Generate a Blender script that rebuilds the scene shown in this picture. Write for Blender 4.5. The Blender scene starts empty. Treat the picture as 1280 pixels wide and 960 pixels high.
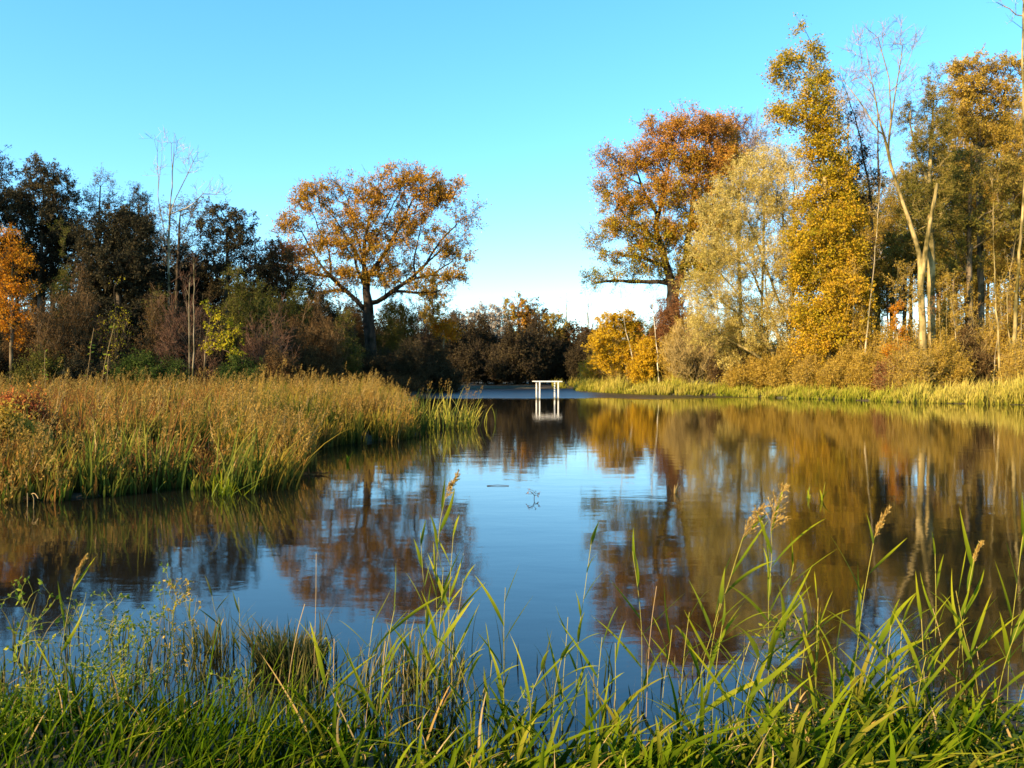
import bpy, math
import numpy as np

CAM_H, HZ, F = 1.9, 466.0, 1000.0       # eye height over the water, horizon row and focal length of the 1280 px wide photograph
SC = bpy.context.scene
COL = SC.collection
UP = np.array([0., 0., 1.])

def P(px, py, D):
    return np.array([(px - 640.) / F * D, D, CAM_H - (py - HZ) / F * D])

def nrm(v):
    return v / np.maximum(np.linalg.norm(v, axis=-1, keepdims=True), 1e-9)

# ------------------------------------------------------------------ materials
def new_mat(name):
    m = bpy.data.materials.new(name)
    m.use_nodes = True
    nt = m.node_tree
    nt.nodes.clear()
    return m, nt, nt.nodes.new('ShaderNodeOutputMaterial')

def ramp(nt, stops):
    r = nt.nodes.new('ShaderNodeValToRGB')
    e = r.color_ramp.elements
    while len(e) > 1:
        e.remove(e[-1])
    for i, (p, c) in enumerate(stops):
        k = e[0] if i == 0 else e.new(p)
        k.position = p
        k.color = (*c, 1)
    return r

def attr(nt, name):
    a = nt.nodes.new('ShaderNodeAttribute')
    a.attribute_name = name
    return a.outputs['Fac']

def finish_leaf(nt, out, col, trans, gloss=0.0):
    d = nt.nodes.new('ShaderNodeBsdfDiffuse')
    t = nt.nodes.new('ShaderNodeBsdfTranslucent')
    mx = nt.nodes.new('ShaderNodeMixShader')
    mx.inputs[0].default_value = trans
    L = nt.links.new
    L(col, d.inputs[0]); L(col, t.inputs[0])
    L(d.outputs[0], mx.inputs[1]); L(t.outputs[0], mx.inputs[2])
    res = mx.outputs[0]
    if gloss > 0:
        g = nt.nodes.new('ShaderNodeBsdfGlossy')
        g.inputs['Roughness'].default_value = 0.38
        g.inputs['Color'].default_value = (1, 1, 1, 1)
        fr = nt.nodes.new('ShaderNodeLayerWeight')
        fr.inputs[0].default_value = 0.25
        ml = nt.nodes.new('ShaderNodeMath'); ml.operation = 'MULTIPLY'
        ml.inputs[1].default_value = gloss
        L(fr.outputs['Fresnel'], ml.inputs[0])
        m2 = nt.nodes.new('ShaderNodeMixShader')
        L(ml.outputs[0], m2.inputs[0]); L(res, m2.inputs[1]); L(g.outputs[0], m2.inputs[2])
        res = m2.outputs[0]
    L(res, out.inputs[0])

def leaf_mat(name, cols, trans=0.35):
    m, nt, out = new_mat(name)
    n = len(cols)
    r = ramp(nt, [(i / max(n - 1, 1), c) for i, c in enumerate(cols)])
    nt.links.new(attr(nt, 'var'), r.inputs[0])
    finish_leaf(nt, out, r.outputs[0], trans)
    return m

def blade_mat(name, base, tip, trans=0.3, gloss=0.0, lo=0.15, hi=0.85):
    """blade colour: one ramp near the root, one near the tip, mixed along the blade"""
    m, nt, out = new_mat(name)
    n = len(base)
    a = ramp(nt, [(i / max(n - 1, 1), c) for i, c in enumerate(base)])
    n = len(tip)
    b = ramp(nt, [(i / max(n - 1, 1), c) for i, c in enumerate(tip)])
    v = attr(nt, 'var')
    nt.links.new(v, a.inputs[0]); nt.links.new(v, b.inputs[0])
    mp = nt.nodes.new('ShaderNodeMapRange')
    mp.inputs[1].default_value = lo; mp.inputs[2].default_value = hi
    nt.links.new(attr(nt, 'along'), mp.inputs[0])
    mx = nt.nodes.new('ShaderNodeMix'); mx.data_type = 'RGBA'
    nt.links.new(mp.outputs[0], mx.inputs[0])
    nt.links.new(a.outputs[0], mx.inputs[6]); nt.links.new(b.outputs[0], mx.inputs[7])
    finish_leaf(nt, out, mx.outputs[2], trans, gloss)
    return m

def bark_mat(name, c1, c2, scale=3.0, stretch=0.25):
    m, nt, out = new_mat(name)
    tc = nt.nodes.new('ShaderNodeTexCoord')
    mp = nt.nodes.new('ShaderNodeMapping'); mp.inputs['Scale'].default_value = (1, 1, stretch)
    nz = nt.nodes.new('ShaderNodeTexNoise'); nz.inputs['Scale'].default_value = scale; nz.inputs['Detail'].default_value = 6
    r = ramp(nt, [(0.35, c1), (0.65, c2)])
    b = nt.nodes.new('ShaderNodeBsdfPrincipled'); b.inputs['Roughness'].default_value = 0.9
    b.inputs['Specular IOR Level'].default_value = 0.1
    bp = nt.nodes.new('ShaderNodeBump'); bp.inputs['Strength'].default_value = 0.8; bp.inputs['Distance'].default_value = 0.10
    L = nt.links.new
    L(tc.outputs['Object'], mp.inputs[0]); L(mp.outputs[0], nz.inputs['Vector']); L(nz.outputs[0], r.inputs[0])
    n2 = nt.nodes.new('ShaderNodeTexNoise'); n2.inputs['Scale'].default_value = .9; n2.inputs['Detail'].default_value = 5
    r2 = ramp(nt, [(.40, (.20, .22, .13)), (.58, (1, 1, 1))])          # mossy and sooty patches
    mx = nt.nodes.new('ShaderNodeMix'); mx.data_type = 'RGBA'; mx.blend_type = 'MULTIPLY'; mx.inputs[0].default_value = 1.
    L(tc.outputs['Object'], n2.inputs['Vector']); L(n2.outputs[0], r2.inputs[0]); L(r.outputs[0], mx.inputs[6]); L(r2.outputs[0], mx.inputs[7])
    L(mx.outputs[2], b.inputs['Base Color']); L(nz.outputs[0], bp.inputs['Height']); L(bp.outputs[0], b.inputs['Normal'])
    L(b.outputs[0], out.inputs[0])
    return m

MAT = {}
MAT['bark_dark'] = bark_mat('bark_dark', (.035, .026, .018), (.10, .075, .05))
MAT['bark_oak'] = bark_mat('bark_oak', (.022, .017, .012), (.065, .046, .03))
MAT['bark_pale'] = bark_mat('bark_pale', (.22, .17, .10), (.50, .40, .24), 2.0)
MAT['bark_birch'] = bark_mat('bark_birch', (.45, .37, .25), (.75, .66, .48), 2.5, 1.0)
MAT['bark_gold'] = bark_mat('bark_gold', (.13, .105, .035), (.42, .30, .12), 4.0, .18)
MAT['bark_mid'] = bark_mat('bark_mid', (.09, .065, .04), (.22, .16, .09))
MAT['twig_dark'] = leaf_mat('twig_dark', [(.03, .022, .018), (.07, .05, .035)], 0.0)
MAT['twig_brown'] = leaf_mat('twig_brown', [(.09, .058, .03), (.20, .13, .065)], 0.0)
MAT['twig_mauve'] = leaf_mat('twig_mauve', [(.16, .12, .10), (.30, .23, .19)], 0.0)
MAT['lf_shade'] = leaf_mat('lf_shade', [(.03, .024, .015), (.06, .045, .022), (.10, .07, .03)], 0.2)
MAT['twig_red'] = leaf_mat('twig_red', [(.075, .038, .024), (.16, .088, .055)], 0.0)
MAT['twig_grey'] = leaf_mat('twig_grey', [(.22, .18, .14), (.42, .36, .29)], 0.0)
MAT['twig_gold'] = leaf_mat('twig_gold', [(.22, .15, .05), (.42, .30, .11)], 0.0)
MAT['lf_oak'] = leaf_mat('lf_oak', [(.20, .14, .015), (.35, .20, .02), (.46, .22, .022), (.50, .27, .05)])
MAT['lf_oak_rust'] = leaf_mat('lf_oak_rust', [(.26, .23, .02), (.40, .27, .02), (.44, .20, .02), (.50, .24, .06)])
MAT['lf_orange'] = leaf_mat('lf_orange', [(.34, .10, .008), (.50, .20, .012), (.58, .28, .02)])
MAT['lf_yellow'] = leaf_mat('lf_yellow', [(.38, .22, .01), (.55, .33, .015), (.60, .40, .03)])
MAT['lf_yellowgreen'] = leaf_mat('lf_yellowgreen', [(.20, .20, .012), (.36, .30, .015), (.46, .36, .02)])
MAT['lf_olive'] = leaf_mat('lf_olive', [(.05, .055, .012), (.10, .095, .018), (.17, .14, .03)])
MAT['lf_dark'] = leaf_mat('lf_dark', [(.014, .015, .010), (.032, .030, .017), (.10, .075, .035)], 0.2)
MAT['lf_brown'] = leaf_mat('lf_brown', [(.05, .03, .013), (.10, .056, .022), (.16, .095, .034)])
MAT['lf_red'] = leaf_mat('lf_red', [(.22, .05, .025), (.34, .10, .03), (.46, .24, .04)])
MAT['lf_rust'] = leaf_mat('lf_rust', [(.10, .04, .018), (.19, .08, .03), (.26, .12, .04)])
MAT['lf_grey'] = leaf_mat('lf_grey', [(.10, .085, .05), (.17, .14, .085), (.25, .20, .12)])
MAT['lf_willow'] = leaf_mat('lf_willow', [(.36, .27, .05), (.54, .42, .10), (.68, .55, .20)], .42)
MAT['lf_ivy'] = leaf_mat('lf_ivy', [(.15, .15, .012), (.32, .24, .015), (.48, .30, .018), (.54, .30, .028)])
MAT['lf_pine'] = leaf_mat('lf_pine', [(.08, .08, .015), (.18, .145, .025), (.30, .21, .045)], 0.25)
MAT['lf_goldbrown'] = leaf_mat('lf_goldbrown', [(.24, .16, .022), (.40, .26, .035), (.52, .35, .07)], .42)
MAT['lf_green'] = leaf_mat('lf_green', [(.02, .035, .008), (.05, .08, .015), (.12, .14, .03)])
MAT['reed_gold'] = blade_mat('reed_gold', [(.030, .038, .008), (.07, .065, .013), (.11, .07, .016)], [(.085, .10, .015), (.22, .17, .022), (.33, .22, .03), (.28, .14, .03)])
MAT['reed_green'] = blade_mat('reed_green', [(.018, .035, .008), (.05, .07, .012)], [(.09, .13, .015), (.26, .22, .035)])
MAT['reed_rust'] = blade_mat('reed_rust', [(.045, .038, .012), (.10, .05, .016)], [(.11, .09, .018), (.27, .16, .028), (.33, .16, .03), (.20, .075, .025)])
MAT['plume_marsh'] = leaf_mat('plume_marsh', [(.17, .095, .025), (.30, .18, .04), (.42, .28, .08)], 0.4)
MAT['bank_grass'] = blade_mat('bank_grass', [(.10, .13, .012), (.26, .22, .03)], [(.30, .29, .022), (.54, .41, .09)])
MAT['grass'] = blade_mat('grass', [(.007, .017, .002), (.017, .034, .003)], [(.07, .12, .003), (.185, .22, .007), (.33, .26, .03)], 0.34, 0.0, .2, .95)  # root colours kept near black: the shade between blades is painted in
MAT['grass_dry'] = blade_mat('grass_dry', [(.25, .17, .05), (.32, .22, .08)], [(.40, .22, .05), (.45, .32, .14)], 0.3)
MAT['reed_leaf'] = blade_mat('reed_leaf', [(.05, .09, .005), (.12, .155, .008)], [(.15, .195, .005), (.37, .33, .014)], 0.45, 0.04)
MAT['reed_stem'] = blade_mat('reed_stem', [(.12, .15, .02), (.22, .20, .03)], [(.26, .25, .03), (.38, .30, .06)], 0.1, 0.2)
MAT['straw'] = blade_mat('straw', [(.30, .20, .08), (.38, .25, .10)], [(.40, .26, .10), (.46, .32, .16)], 0.1)
MAT['panicle'] = leaf_mat('panicle', [(.30, .17, .035), (.42, .26, .06), (.50, .35, .12)], 0.4)
MAT['herb'] = leaf_mat('herb', [(.05, .10, .015), (.14, .19, .02), (.34, .32, .03)], 0.4)
MAT['petal'] = leaf_mat('petal', [(.70, .52, .03), (.80, .66, .08)], 0.4)
MAT['sedge'] = blade_mat('sedge', [(.015, .022, .006), (.03, .045, .01)], [(.05, .075, .012), (.14, .12, .03), (.26, .19, .07)], 0.3)

def white_paint():
    """weathered white boards with a dark water mark near the foot"""
    m, nt, out = new_mat('white_paint')
    L = nt.links.new
    tc = nt.nodes.new('ShaderNodeTexCoord')
    mp = nt.nodes.new('ShaderNodeMapping'); mp.inputs['Scale'].default_value = (6, 6, 2)
    nz = nt.nodes.new('ShaderNodeTexNoise'); nz.inputs['Scale'].default_value = 3; nz.inputs['Detail'].default_value = 6
    L(tc.outputs['Object'], mp.inputs[0]); L(mp.outputs[0], nz.inputs['Vector'])
    r = ramp(nt, [(0.32, (.42, .34, .24)), (0.45, (.70, .64, .54)), (0.65, (.80, .77, .70))])
    L(nz.outputs[0], r.inputs[0])
    sp = nt.nodes.new('ShaderNodeSeparateXYZ'); L(tc.outputs['Object'], sp.inputs[0])
    mr = nt.nodes.new('ShaderNodeMapRange'); mr.inputs[1].default_value = .06; mr.inputs[2].default_value = .16
    L(sp.outputs['Z'], mr.inputs[0])
    mx = nt.nodes.new('ShaderNodeMix'); mx.data_type = 'RGBA'; mx.inputs[6].default_value = (.20, .18, .10, 1)
    L(mr.outputs[0], mx.inputs[0]); L(r.outputs[0], mx.inputs[7])
    b = nt.nodes.new('ShaderNodeBsdfPrincipled'); b.inputs['Roughness'].default_value = 0.7
    L(mx.outputs[2], b.inputs['Base Color']); L(b.outputs[0], out.inputs[0])
    return m
MAT['white'] = white_paint()

def ground_mat():
    m, nt, out = new_mat('earth_and_leaf_litter')
    L = nt.links.new
    tc = nt.nodes.new('ShaderNodeTexCoord')
    n1 = nt.nodes.new('ShaderNodeTexNoise'); n1.inputs['Scale'].default_value = 0.35; n1.inputs['Detail'].default_value = 5
    n2 = nt.nodes.new('ShaderNodeTexNoise'); n2.inputs['Scale'].default_value = 9.0; n2.inputs['Detail'].default_value = 8
    L(tc.outputs['Object'], n1.inputs['Vector']); L(tc.outputs['Object'], n2.inputs['Vector'])
    r1 = ramp(nt, [(.35, (.03, .02, .011)), (.5, (.06, .042, .018)), (.65, (.05, .052, .014))])
    r2 = ramp(nt, [(.35, (.5, .5, .5)), (.7, (1.3, 1.25, 1.1))])
    mx = nt.nodes.new('ShaderNodeMix'); mx.data_type = 'RGBA'; mx.blend_type = 'MULTIPLY'; mx.inputs[0].default_value = 1
    b = nt.nodes.new('ShaderNodeBsdfPrincipled'); b.inputs['Roughness'].default_value = 0.95
    bp = nt.nodes.new('ShaderNodeBump'); bp.inputs['Distance'].default_value = 0.05
    L(n1.outputs[0], r1.inputs[0]); L(n2.outputs[0], r2.inputs[0])
    L(r1.outputs[0], mx.inputs[6]); L(r2.outputs[0], mx.inputs[7])
    L(mx.outputs[2], b.inputs['Base Color']); L(n2.outputs[0], bp.inputs['Height']); L(bp.outputs[0], b.inputs['Normal'])
    L(b.outputs[0], out.inputs[0])
    return m

def water_mat():
    m, nt, out = new_mat('pond_water')
    L = nt.links.new
    N = nt.nodes.new
    tc = N('ShaderNodeTexCoord')
    sep = N('ShaderNodeSeparateXYZ'); L(tc.outputs['Object'], sep.inputs[0])
    def noise(sx, sy, scale, detail):
        mp = N('ShaderNodeMapping'); mp.inputs['Scale'].default_value = (sx, sy, 1)
        nz = N('ShaderNodeTexNoise'); nz.inputs['Scale'].default_value = scale; nz.inputs['Detail'].default_value = detail
        L(tc.outputs['Object'], mp.inputs[0]); L(mp.outputs[0], nz.inputs['Vector'])
        return nz.outputs[0]
    swell = noise(0.8, 1.6, 1.1, 2)
    fine = noise(1.0, 2.2, 6.0, 3)
    # a breeze ruffles the far arm of the pond
    edge = noise(0.35, 0.12, 0.35, 2)
    def math_(op, a, b=None, clamp=False):
        n = N('ShaderNodeMath'); n.operation = op; n.use_clamp = clamp
        for i, v in enumerate((a, b)):
            if v is None: continue
            if isinstance(v, (int, float)): n.inputs[i].default_value = v
            else: L(v, n.inputs[i])
        return n.outputs[0]
    yy = math_('ADD', sep.outputs['Y'], math_('MULTIPLY', math_('SUBTRACT', edge, 0.5), 16.0))
    mr = N('ShaderNodeMapRange'); mr.interpolation_type = 'SMOOTHSTEP'
    mr.inputs[1].default_value = 56; mr.inputs[2].default_value = 63
    L(yy, mr.inputs[0])
    breeze = mr.outputs[0]
    h = math_('ADD', math_('MULTIPLY', swell, 0.0028), math_('MULTIPLY', fine, 0.0004))
    rip = noise(1.0, 3.0, 2.6, 3)
    h = math_('ADD', h, math_('MULTIPLY', math_('MULTIPLY', rip, 0.016), breeze))
    bp = N('ShaderNodeBump'); bp.inputs['Strength'].default_value = 1.0; bp.inputs['Distance'].default_value = 1.0
    L(h, bp.inputs['Height'])
    b = N('ShaderNodeBsdfPrincipled')
    b.inputs['Base Color'].default_value = (.006, .0055, .004, 1)
    b.inputs['IOR'].default_value = 1.52
    rr = math_('ADD', math_('MULTIPLY', breeze, 0.36), 0.04)
    L(rr, b.inputs['Roughness'])
    L(bp.outputs[0], b.inputs['Normal'])
    L(b.outputs[0], out.inputs[0])
    return m

# ------------------------------------------------------------------ mesh collecting
class Mesh:
    def __init__(s):
        s.v, s.f, s.m, s.var, s.al, s.sm, s.n = [], [], [], [], [], [], 0
    def add(s, V, Fc, var=0.5, along=0.0, mat=0, smooth=False):
        V = np.asarray(V, dtype=np.float32).reshape(-1, 3); Fc = np.asarray(Fc, dtype=np.int64).reshape(-1, 4)
        s.v.append(V); s.f.append(Fc + s.n); s.n += len(V)
        s.m.append(np.full(len(Fc), mat, np.int32)); s.sm.append(np.full(len(Fc), smooth, bool))
        s.var.append(np.broadcast_to(np.asarray(var, np.float32), (len(V),)))
        s.al.append(np.broadcast_to(np.asarray(along, np.float32), (len(V),)))
    def quads(s, Q, var, mat=0):
        n = len(Q)
        s.add(Q.reshape(-1, 3), np.arange(n * 4).reshape(n, 4), np.repeat(np.broadcast_to(var, (n,)), 4), 0.0, mat)
    def build(s, name, mats, parent=None, origin=None):
        if s.n == 0:
            s.add([[0, 0, 0], [.001, 0, 0], [.001, .001, 0], [0, .001, 0]], [[0, 1, 2, 3]])
        V = np.concatenate(s.v).astype(np.float32); Fc = np.concatenate(s.f).astype(np.int32)
        if origin is not None:
            V = V - np.asarray(origin, np.float32)
        me = bpy.data.meshes.new(name)
        me.vertices.add(len(V)); me.vertices.foreach_set('co', V.ravel())
        me.loops.add(len(Fc) * 4); me.loops.foreach_set('vertex_index', Fc.ravel())
        me.polygons.add(len(Fc))
        me.polygons.foreach_set('loop_start', np.arange(0, len(Fc) * 4, 4, dtype=np.int32))
        me.polygons.foreach_set('loop_total', np.full(len(Fc), 4, np.int32))
        me.polygons.foreach_set('material_index', np.concatenate(s.m))
        me.polygons.foreach_set('use_smooth', np.concatenate(s.sm))
        for nm, arr in (('var', s.var), ('along', s.al)):
            a = me.attributes.new(nm, 'FLOAT', 'POINT')
            a.data.foreach_set('value', np.concatenate(arr).astype(np.float32))
        for m in (mats if isinstance(mats, (list, tuple)) else [mats]):
            me.materials.append(MAT[m] if isinstance(m, str) else m)
        me.update(calc_edges=True)
        o = bpy.data.objects.new(name, me)
        COL.objects.link(o)
        if parent is not None:
            o.parent = parent
        elif origin is not None:
            o.location = [float(c) for c in origin]
        return o

def thing(name, label, cat, loc, group=None):
    o = bpy.data.objects.new(name, None)
    COL.objects.link(o)
    o.location = [float(c) for c in loc]
    o.empty_display_size = 0.3
    o['label'] = label; o['category'] = cat
    if group: o['group'] = group
    return o

def tag(o, **k):
    for a, b in k.items(): o[a] = b
    return o

# ------------------------------------------------------------------ pond outline and ground
SHORE = [(-22, 6.0), (-16, 9.0), (-10.5, 10.6), (-7.6, 11.9), (-6.6, 12.2), (-5.9, 13.2), (-5.7, 14.2), (-4.8, 13.1), (-4.1, 13.6),
         (-4.4, 16.0), (-5.3, 19.5), (-4.7, 21.3), (-3.4, 22.6), (-3.2, 24), (-3.7, 28), (-4.4, 32), (-5.7, 40), (-7.5, 52),
         (-8.6, 64), (-9.0, 78), (-6.5, 88), (0, 95), (8, 99), (14, 97), (9.5, 90), (6.9, 86), (7.2, 81), (11.2, 70), (16.9, 65), (21.2, 59),
         (24.8, 54), (25.2, 51), (30.4, 47.5), (36, 44), (44, 40), (55, 32), (60, 20), (45, 8), (25, 4.8), (8, 4.0), (3, 4.05), (2.2, 4.15), (1.4, 4.0), (.9, 3.8), (.3, 3.75),
         (-.3, 3.95), (-.9, 4.1), (-1.3, 3.9), (-2.5, 4.25), (-5, 4.3), (-10, 4.2), (-18, 4.2)]
SH = np.array(SHORE, float)

def shore_dist(x, y):
    """signed distance to the pond outline, positive on land"""
    x = np.atleast_1d(np.asarray(x, float)); y = np.atleast_1d(np.asarray(y, float))
    best = np.full(x.shape, 1e18); inside = np.zeros(x.shape, bool)
    for a, b in zip(SH, np.roll(SH, -1, axis=0)):
        d = b - a
        t = np.clip(((x - a[0]) * d[0] + (y - a[1]) * d[1]) / (d @ d), 0, 1)
        best = np.minimum(best, (x - a[0] - t * d[0]) ** 2 + (y - a[1] - t * d[1]) ** 2)
        c = (a[1] > y) != (b[1] > y)
        with np.errstate(divide='ignore', invalid='ignore'):
            xi = a[0] + (y - a[1]) / (b[1] - a[1] if b[1] != a[1] else 1e-9) * d[0]
        inside ^= c & (x < xi)
    r = np.sqrt(best)
    return np.where(inside, -r, r)

def ground_z(x, y):
    x = np.atleast_1d(np.asarray(x, float)); y = np.atleast_1d(np.asarray(y, float))
    s = shore_dist(x, y)
    s = s + 0.22 * np.sin(x * 1.9 + 1.3 * np.sin(y * 1.1)) + 0.18 * np.sin(y * 2.3 + 0.7 * np.sin(x * 1.7)) * np.clip(y / 8, .3, 1)
    land = 0.02 + 0.20 * (1 - np.exp(-s / 0.7)) + 0.22 * (1 - np.exp(-np.maximum(s, 0) / 7))
    land = land + 0.05 * np.sin(x * .9 + .3) * np.sin(y * .7) * np.clip(s / 2, 0, 1)
    wet = -0.9 * (1 - np.exp(np.minimum(s, 0) / 0.8)) + 0.02
    return np.where(s > 0, land, wet)

def gz(x, y):
    return float(ground_z(x, y)[0])

def build_ground():
    xs = np.concatenate([np.linspace(-900, -110, 24, endpoint=False), np.linspace(-110, -45, 40, endpoint=False),
                         np.linspace(-45, -9, 90, endpoint=False), np.linspace(-9, 9, 110, endpoint=False), np.linspace(9, 45, 90, endpoint=False),
                         np.linspace(45, 110, 40, endpoint=False), np.linspace(110, 900, 25)])
    ys = np.concatenate([np.linspace(-60, -2, 14, endpoint=False), np.linspace(-2, 8, 70, endpoint=False), np.linspace(8, 60, 150, endpoint=False),
                         np.linspace(60, 120, 110, endpoint=False), np.linspace(120, 1400, 30)])
    X, Y = np.meshgrid(xs, ys)
    Z = ground_z(X.ravel(), Y.ravel())
    V = np.stack([X.ravel(), Y.ravel(), Z], 1)
    nx, ny = len(xs), len(ys)
    i = (np.arange(ny - 1)[:, None] * nx + np.arange(nx - 1)[None]).ravel()
    m = Mesh(); m.add(V, np.stack([i, i + 1, i + nx + 1, i + nx], 1), smooth=True)
    tag(m.build('ground', ground_mat()), kind='structure')
    m = Mesh()
    m.add([[-60, 0, 0], [90, 0, 0], [90, 112, 0], [-60, 112, 0]], [[0, 1, 2, 3]])
    tag(m.build('water', water_mat()), kind='structure')

# ------------------------------------------------------------------ trees
class Skel:
    def __init__(s):
        s.p, s.par, s.pl, s.trunk = [], [], [], []
    def node(s, p, par, trunk=False):
        s.p.append(np.asarray(p, float)); s.par.append(par)
        s.pl.append(0. if par < 0 else s.pl[par] + float(np.linalg.norm(s.p[-1] - s.p[par])))
        s.trunk.append(trunk)
        return len(s.p) - 1

def resample(pts, step):
    pts = np.asarray(pts, float)
    if len(pts) > 2:                                     # Catmull-Rom
        Q = np.vstack([2 * pts[0] - pts[1], pts, 2 * pts[-1] - pts[-2]])
        out = []
        for i in range(1, len(Q) - 2):
            n = max(2, int(np.linalg.norm(Q[i + 1] - Q[i]) / step))
            for t in np.arange(n) / n:
                a, b, c, d = Q[i - 1:i + 3]
                out.append(.5 * (2 * b + (c - a) * t + (2 * a - 5 * b + 4 * c - d) * t * t + (3 * b - a - 3 * c + d) * t ** 3))
        out.append(pts[-1])
        return np.array(out)
    n = max(2, int(np.linalg.norm(pts[1] - pts[0]) / step))
    return pts[0] + (pts[1] - pts[0]) * np.linspace(0, 1, n + 1)[:, None]

def grow(rng, polys, targets, step=0.8, w=0.45, lift=0.15, jit=0.12):
    s = Skel()
    for k, poly in enumerate(polys):
        pts = resample(poly, step)
        if k == 0:
            last = s.node(pts[0], -1, True)
        else:
            last = int(np.argmin(np.linalg.norm(np.array(s.p) - pts[0], axis=1)))
        for q in pts[1:]:
            last = s.node(q + rng.normal(0, .03 * step, 3), last, True)
    tips = []
    if len(targets):
        A = np.array(s.p)
        d0 = np.min(np.linalg.norm(targets[:, None] - A[None], axis=2), axis=1)
        PP = np.zeros((len(s.p) + len(targets) * 40, 3)); PL = np.zeros(len(PP)); PP[:len(s.p)] = A; PL[:len(s.p)] = s.pl
        for t in targets[np.argsort(d0)]:
            n = len(s.p)
            dv = t - PP[:n]
            dd = np.linalg.norm(dv, axis=1)
            cost = dd + w * PL[:n] + 0.7 * np.maximum(0, -dv[:, 2])
            j = int(np.argmin(cost)); L = dd[j]
            k = max(1, min(36, int(L / step + .5)))
            a = s.p[j]
            c = (a + t) / 2 + UP * lift * L + rng.normal(0, jit * L, 3)
            if s.par[j] >= 0:
                c = c + nrm(s.p[j] - s.p[s.par[j]]) * 0.18 * L
            last = j
            for u in np.arange(1, k + 1) / k:
                q = (1 - u) ** 2 * a + 2 * u * (1 - u) * c + u * u * t + (rng.normal(0, .06 * step, 3) if u < 1 else 0)
                last = s.node(q, last); PP[last] = q; PL[last] = s.pl[last]
            tips.append(last)
    return s, tips

def tubes(mesh, s, rbase, rtip, var=.5, flare=.5, mat=0, emin=1.7):
    n = len(s.p); Pn = np.array(s.p); par = np.array(s.par)
    kids = [[] for _ in range(n)]
    for i in range(n):
        if par[i] >= 0: kids[par[i]].append(i)
    cnt = np.zeros(n)
    for i in range(n - 1, -1, -1):
        if not kids[i]: cnt[i] = 1
        if par[i] >= 0: cnt[par[i]] += cnt[i]
    e = max(emin, math.log(max(cnt[0], 2)) / math.log(rbase / rtip))
    r = rtip * cnt ** (1 / e)
    pl = np.array(s.pl); tot = max(pl.max(), 1e-6)
    istr = np.array(s.trunk)
    r = np.where(istr, np.minimum(np.maximum(r, rbase * (1 - .93 * np.clip(pl / tot, 0, 1)) ** 1.7 * .75), rbase), r)
    r[0] = rbase
    r = r * (1 + flare * np.clip(1 - pl / max(rbase * 3.2, .01), 0, 1) ** 2)
    start = [(0, -1)]
    while start:
        i, p0 = start.pop()
        chain = [] if p0 < 0 else [p0]
        k = i
        while True:
            chain.append(k)
            if not kids[k]: break
            ks = sorted(kids[k], key=lambda q: -cnt[q])
            start += [(q, k) for q in ks[1:]]
            k = ks[0]
        if len(chain) < 2: continue
        pts = Pn[chain]; rr = r[chain].copy()
        if p0 >= 0: rr[0] = min(rr[0], rr[1] * 1.15)
        sides = 9 if rr.max() > .2 else 6 if rr.max() > .06 else 4 if rr.max() > .02 else 3
        tan = nrm(np.gradient(pts, axis=0))
        ref = np.array([.31, .92, .22])
        u = nrm(np.cross(tan, ref)); v = np.cross(tan, u)
        a = np.arange(sides) * 2 * np.pi / sides
        ring = pts[:, None] + rr[:, None, None] * (np.cos(a)[None, :, None] * u[:, None] + np.sin(a)[None, :, None] * v[:, None])
        m = len(pts)
        i0 = (np.arange(m - 1)[:, None] * sides + np.arange(sides)[None]); i1 = (np.arange(m - 1)[:, None] * sides + (np.arange(sides)[None] + 1) % sides)
        Fc = np.stack([i0, i1, i1 + sides, i0 + sides], 2).reshape(-1, 4)
        mesh.add(ring.reshape(-1, 3), Fc, var, np.repeat(pl[chain] / tot, sides), mat, True)
    return r, cnt

def ribbons(mesh, A, B, w0, w1, var, rng, mat):
    d = nrm(B - A)
    sd = nrm(np.cross(d, rng.normal(0, 1, A.shape)))
    Q = np.stack([A - sd * w0, A + sd * w0, B + sd * w1, B - sd * w1], 1)
    mesh.quads(Q, var, mat)

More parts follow.
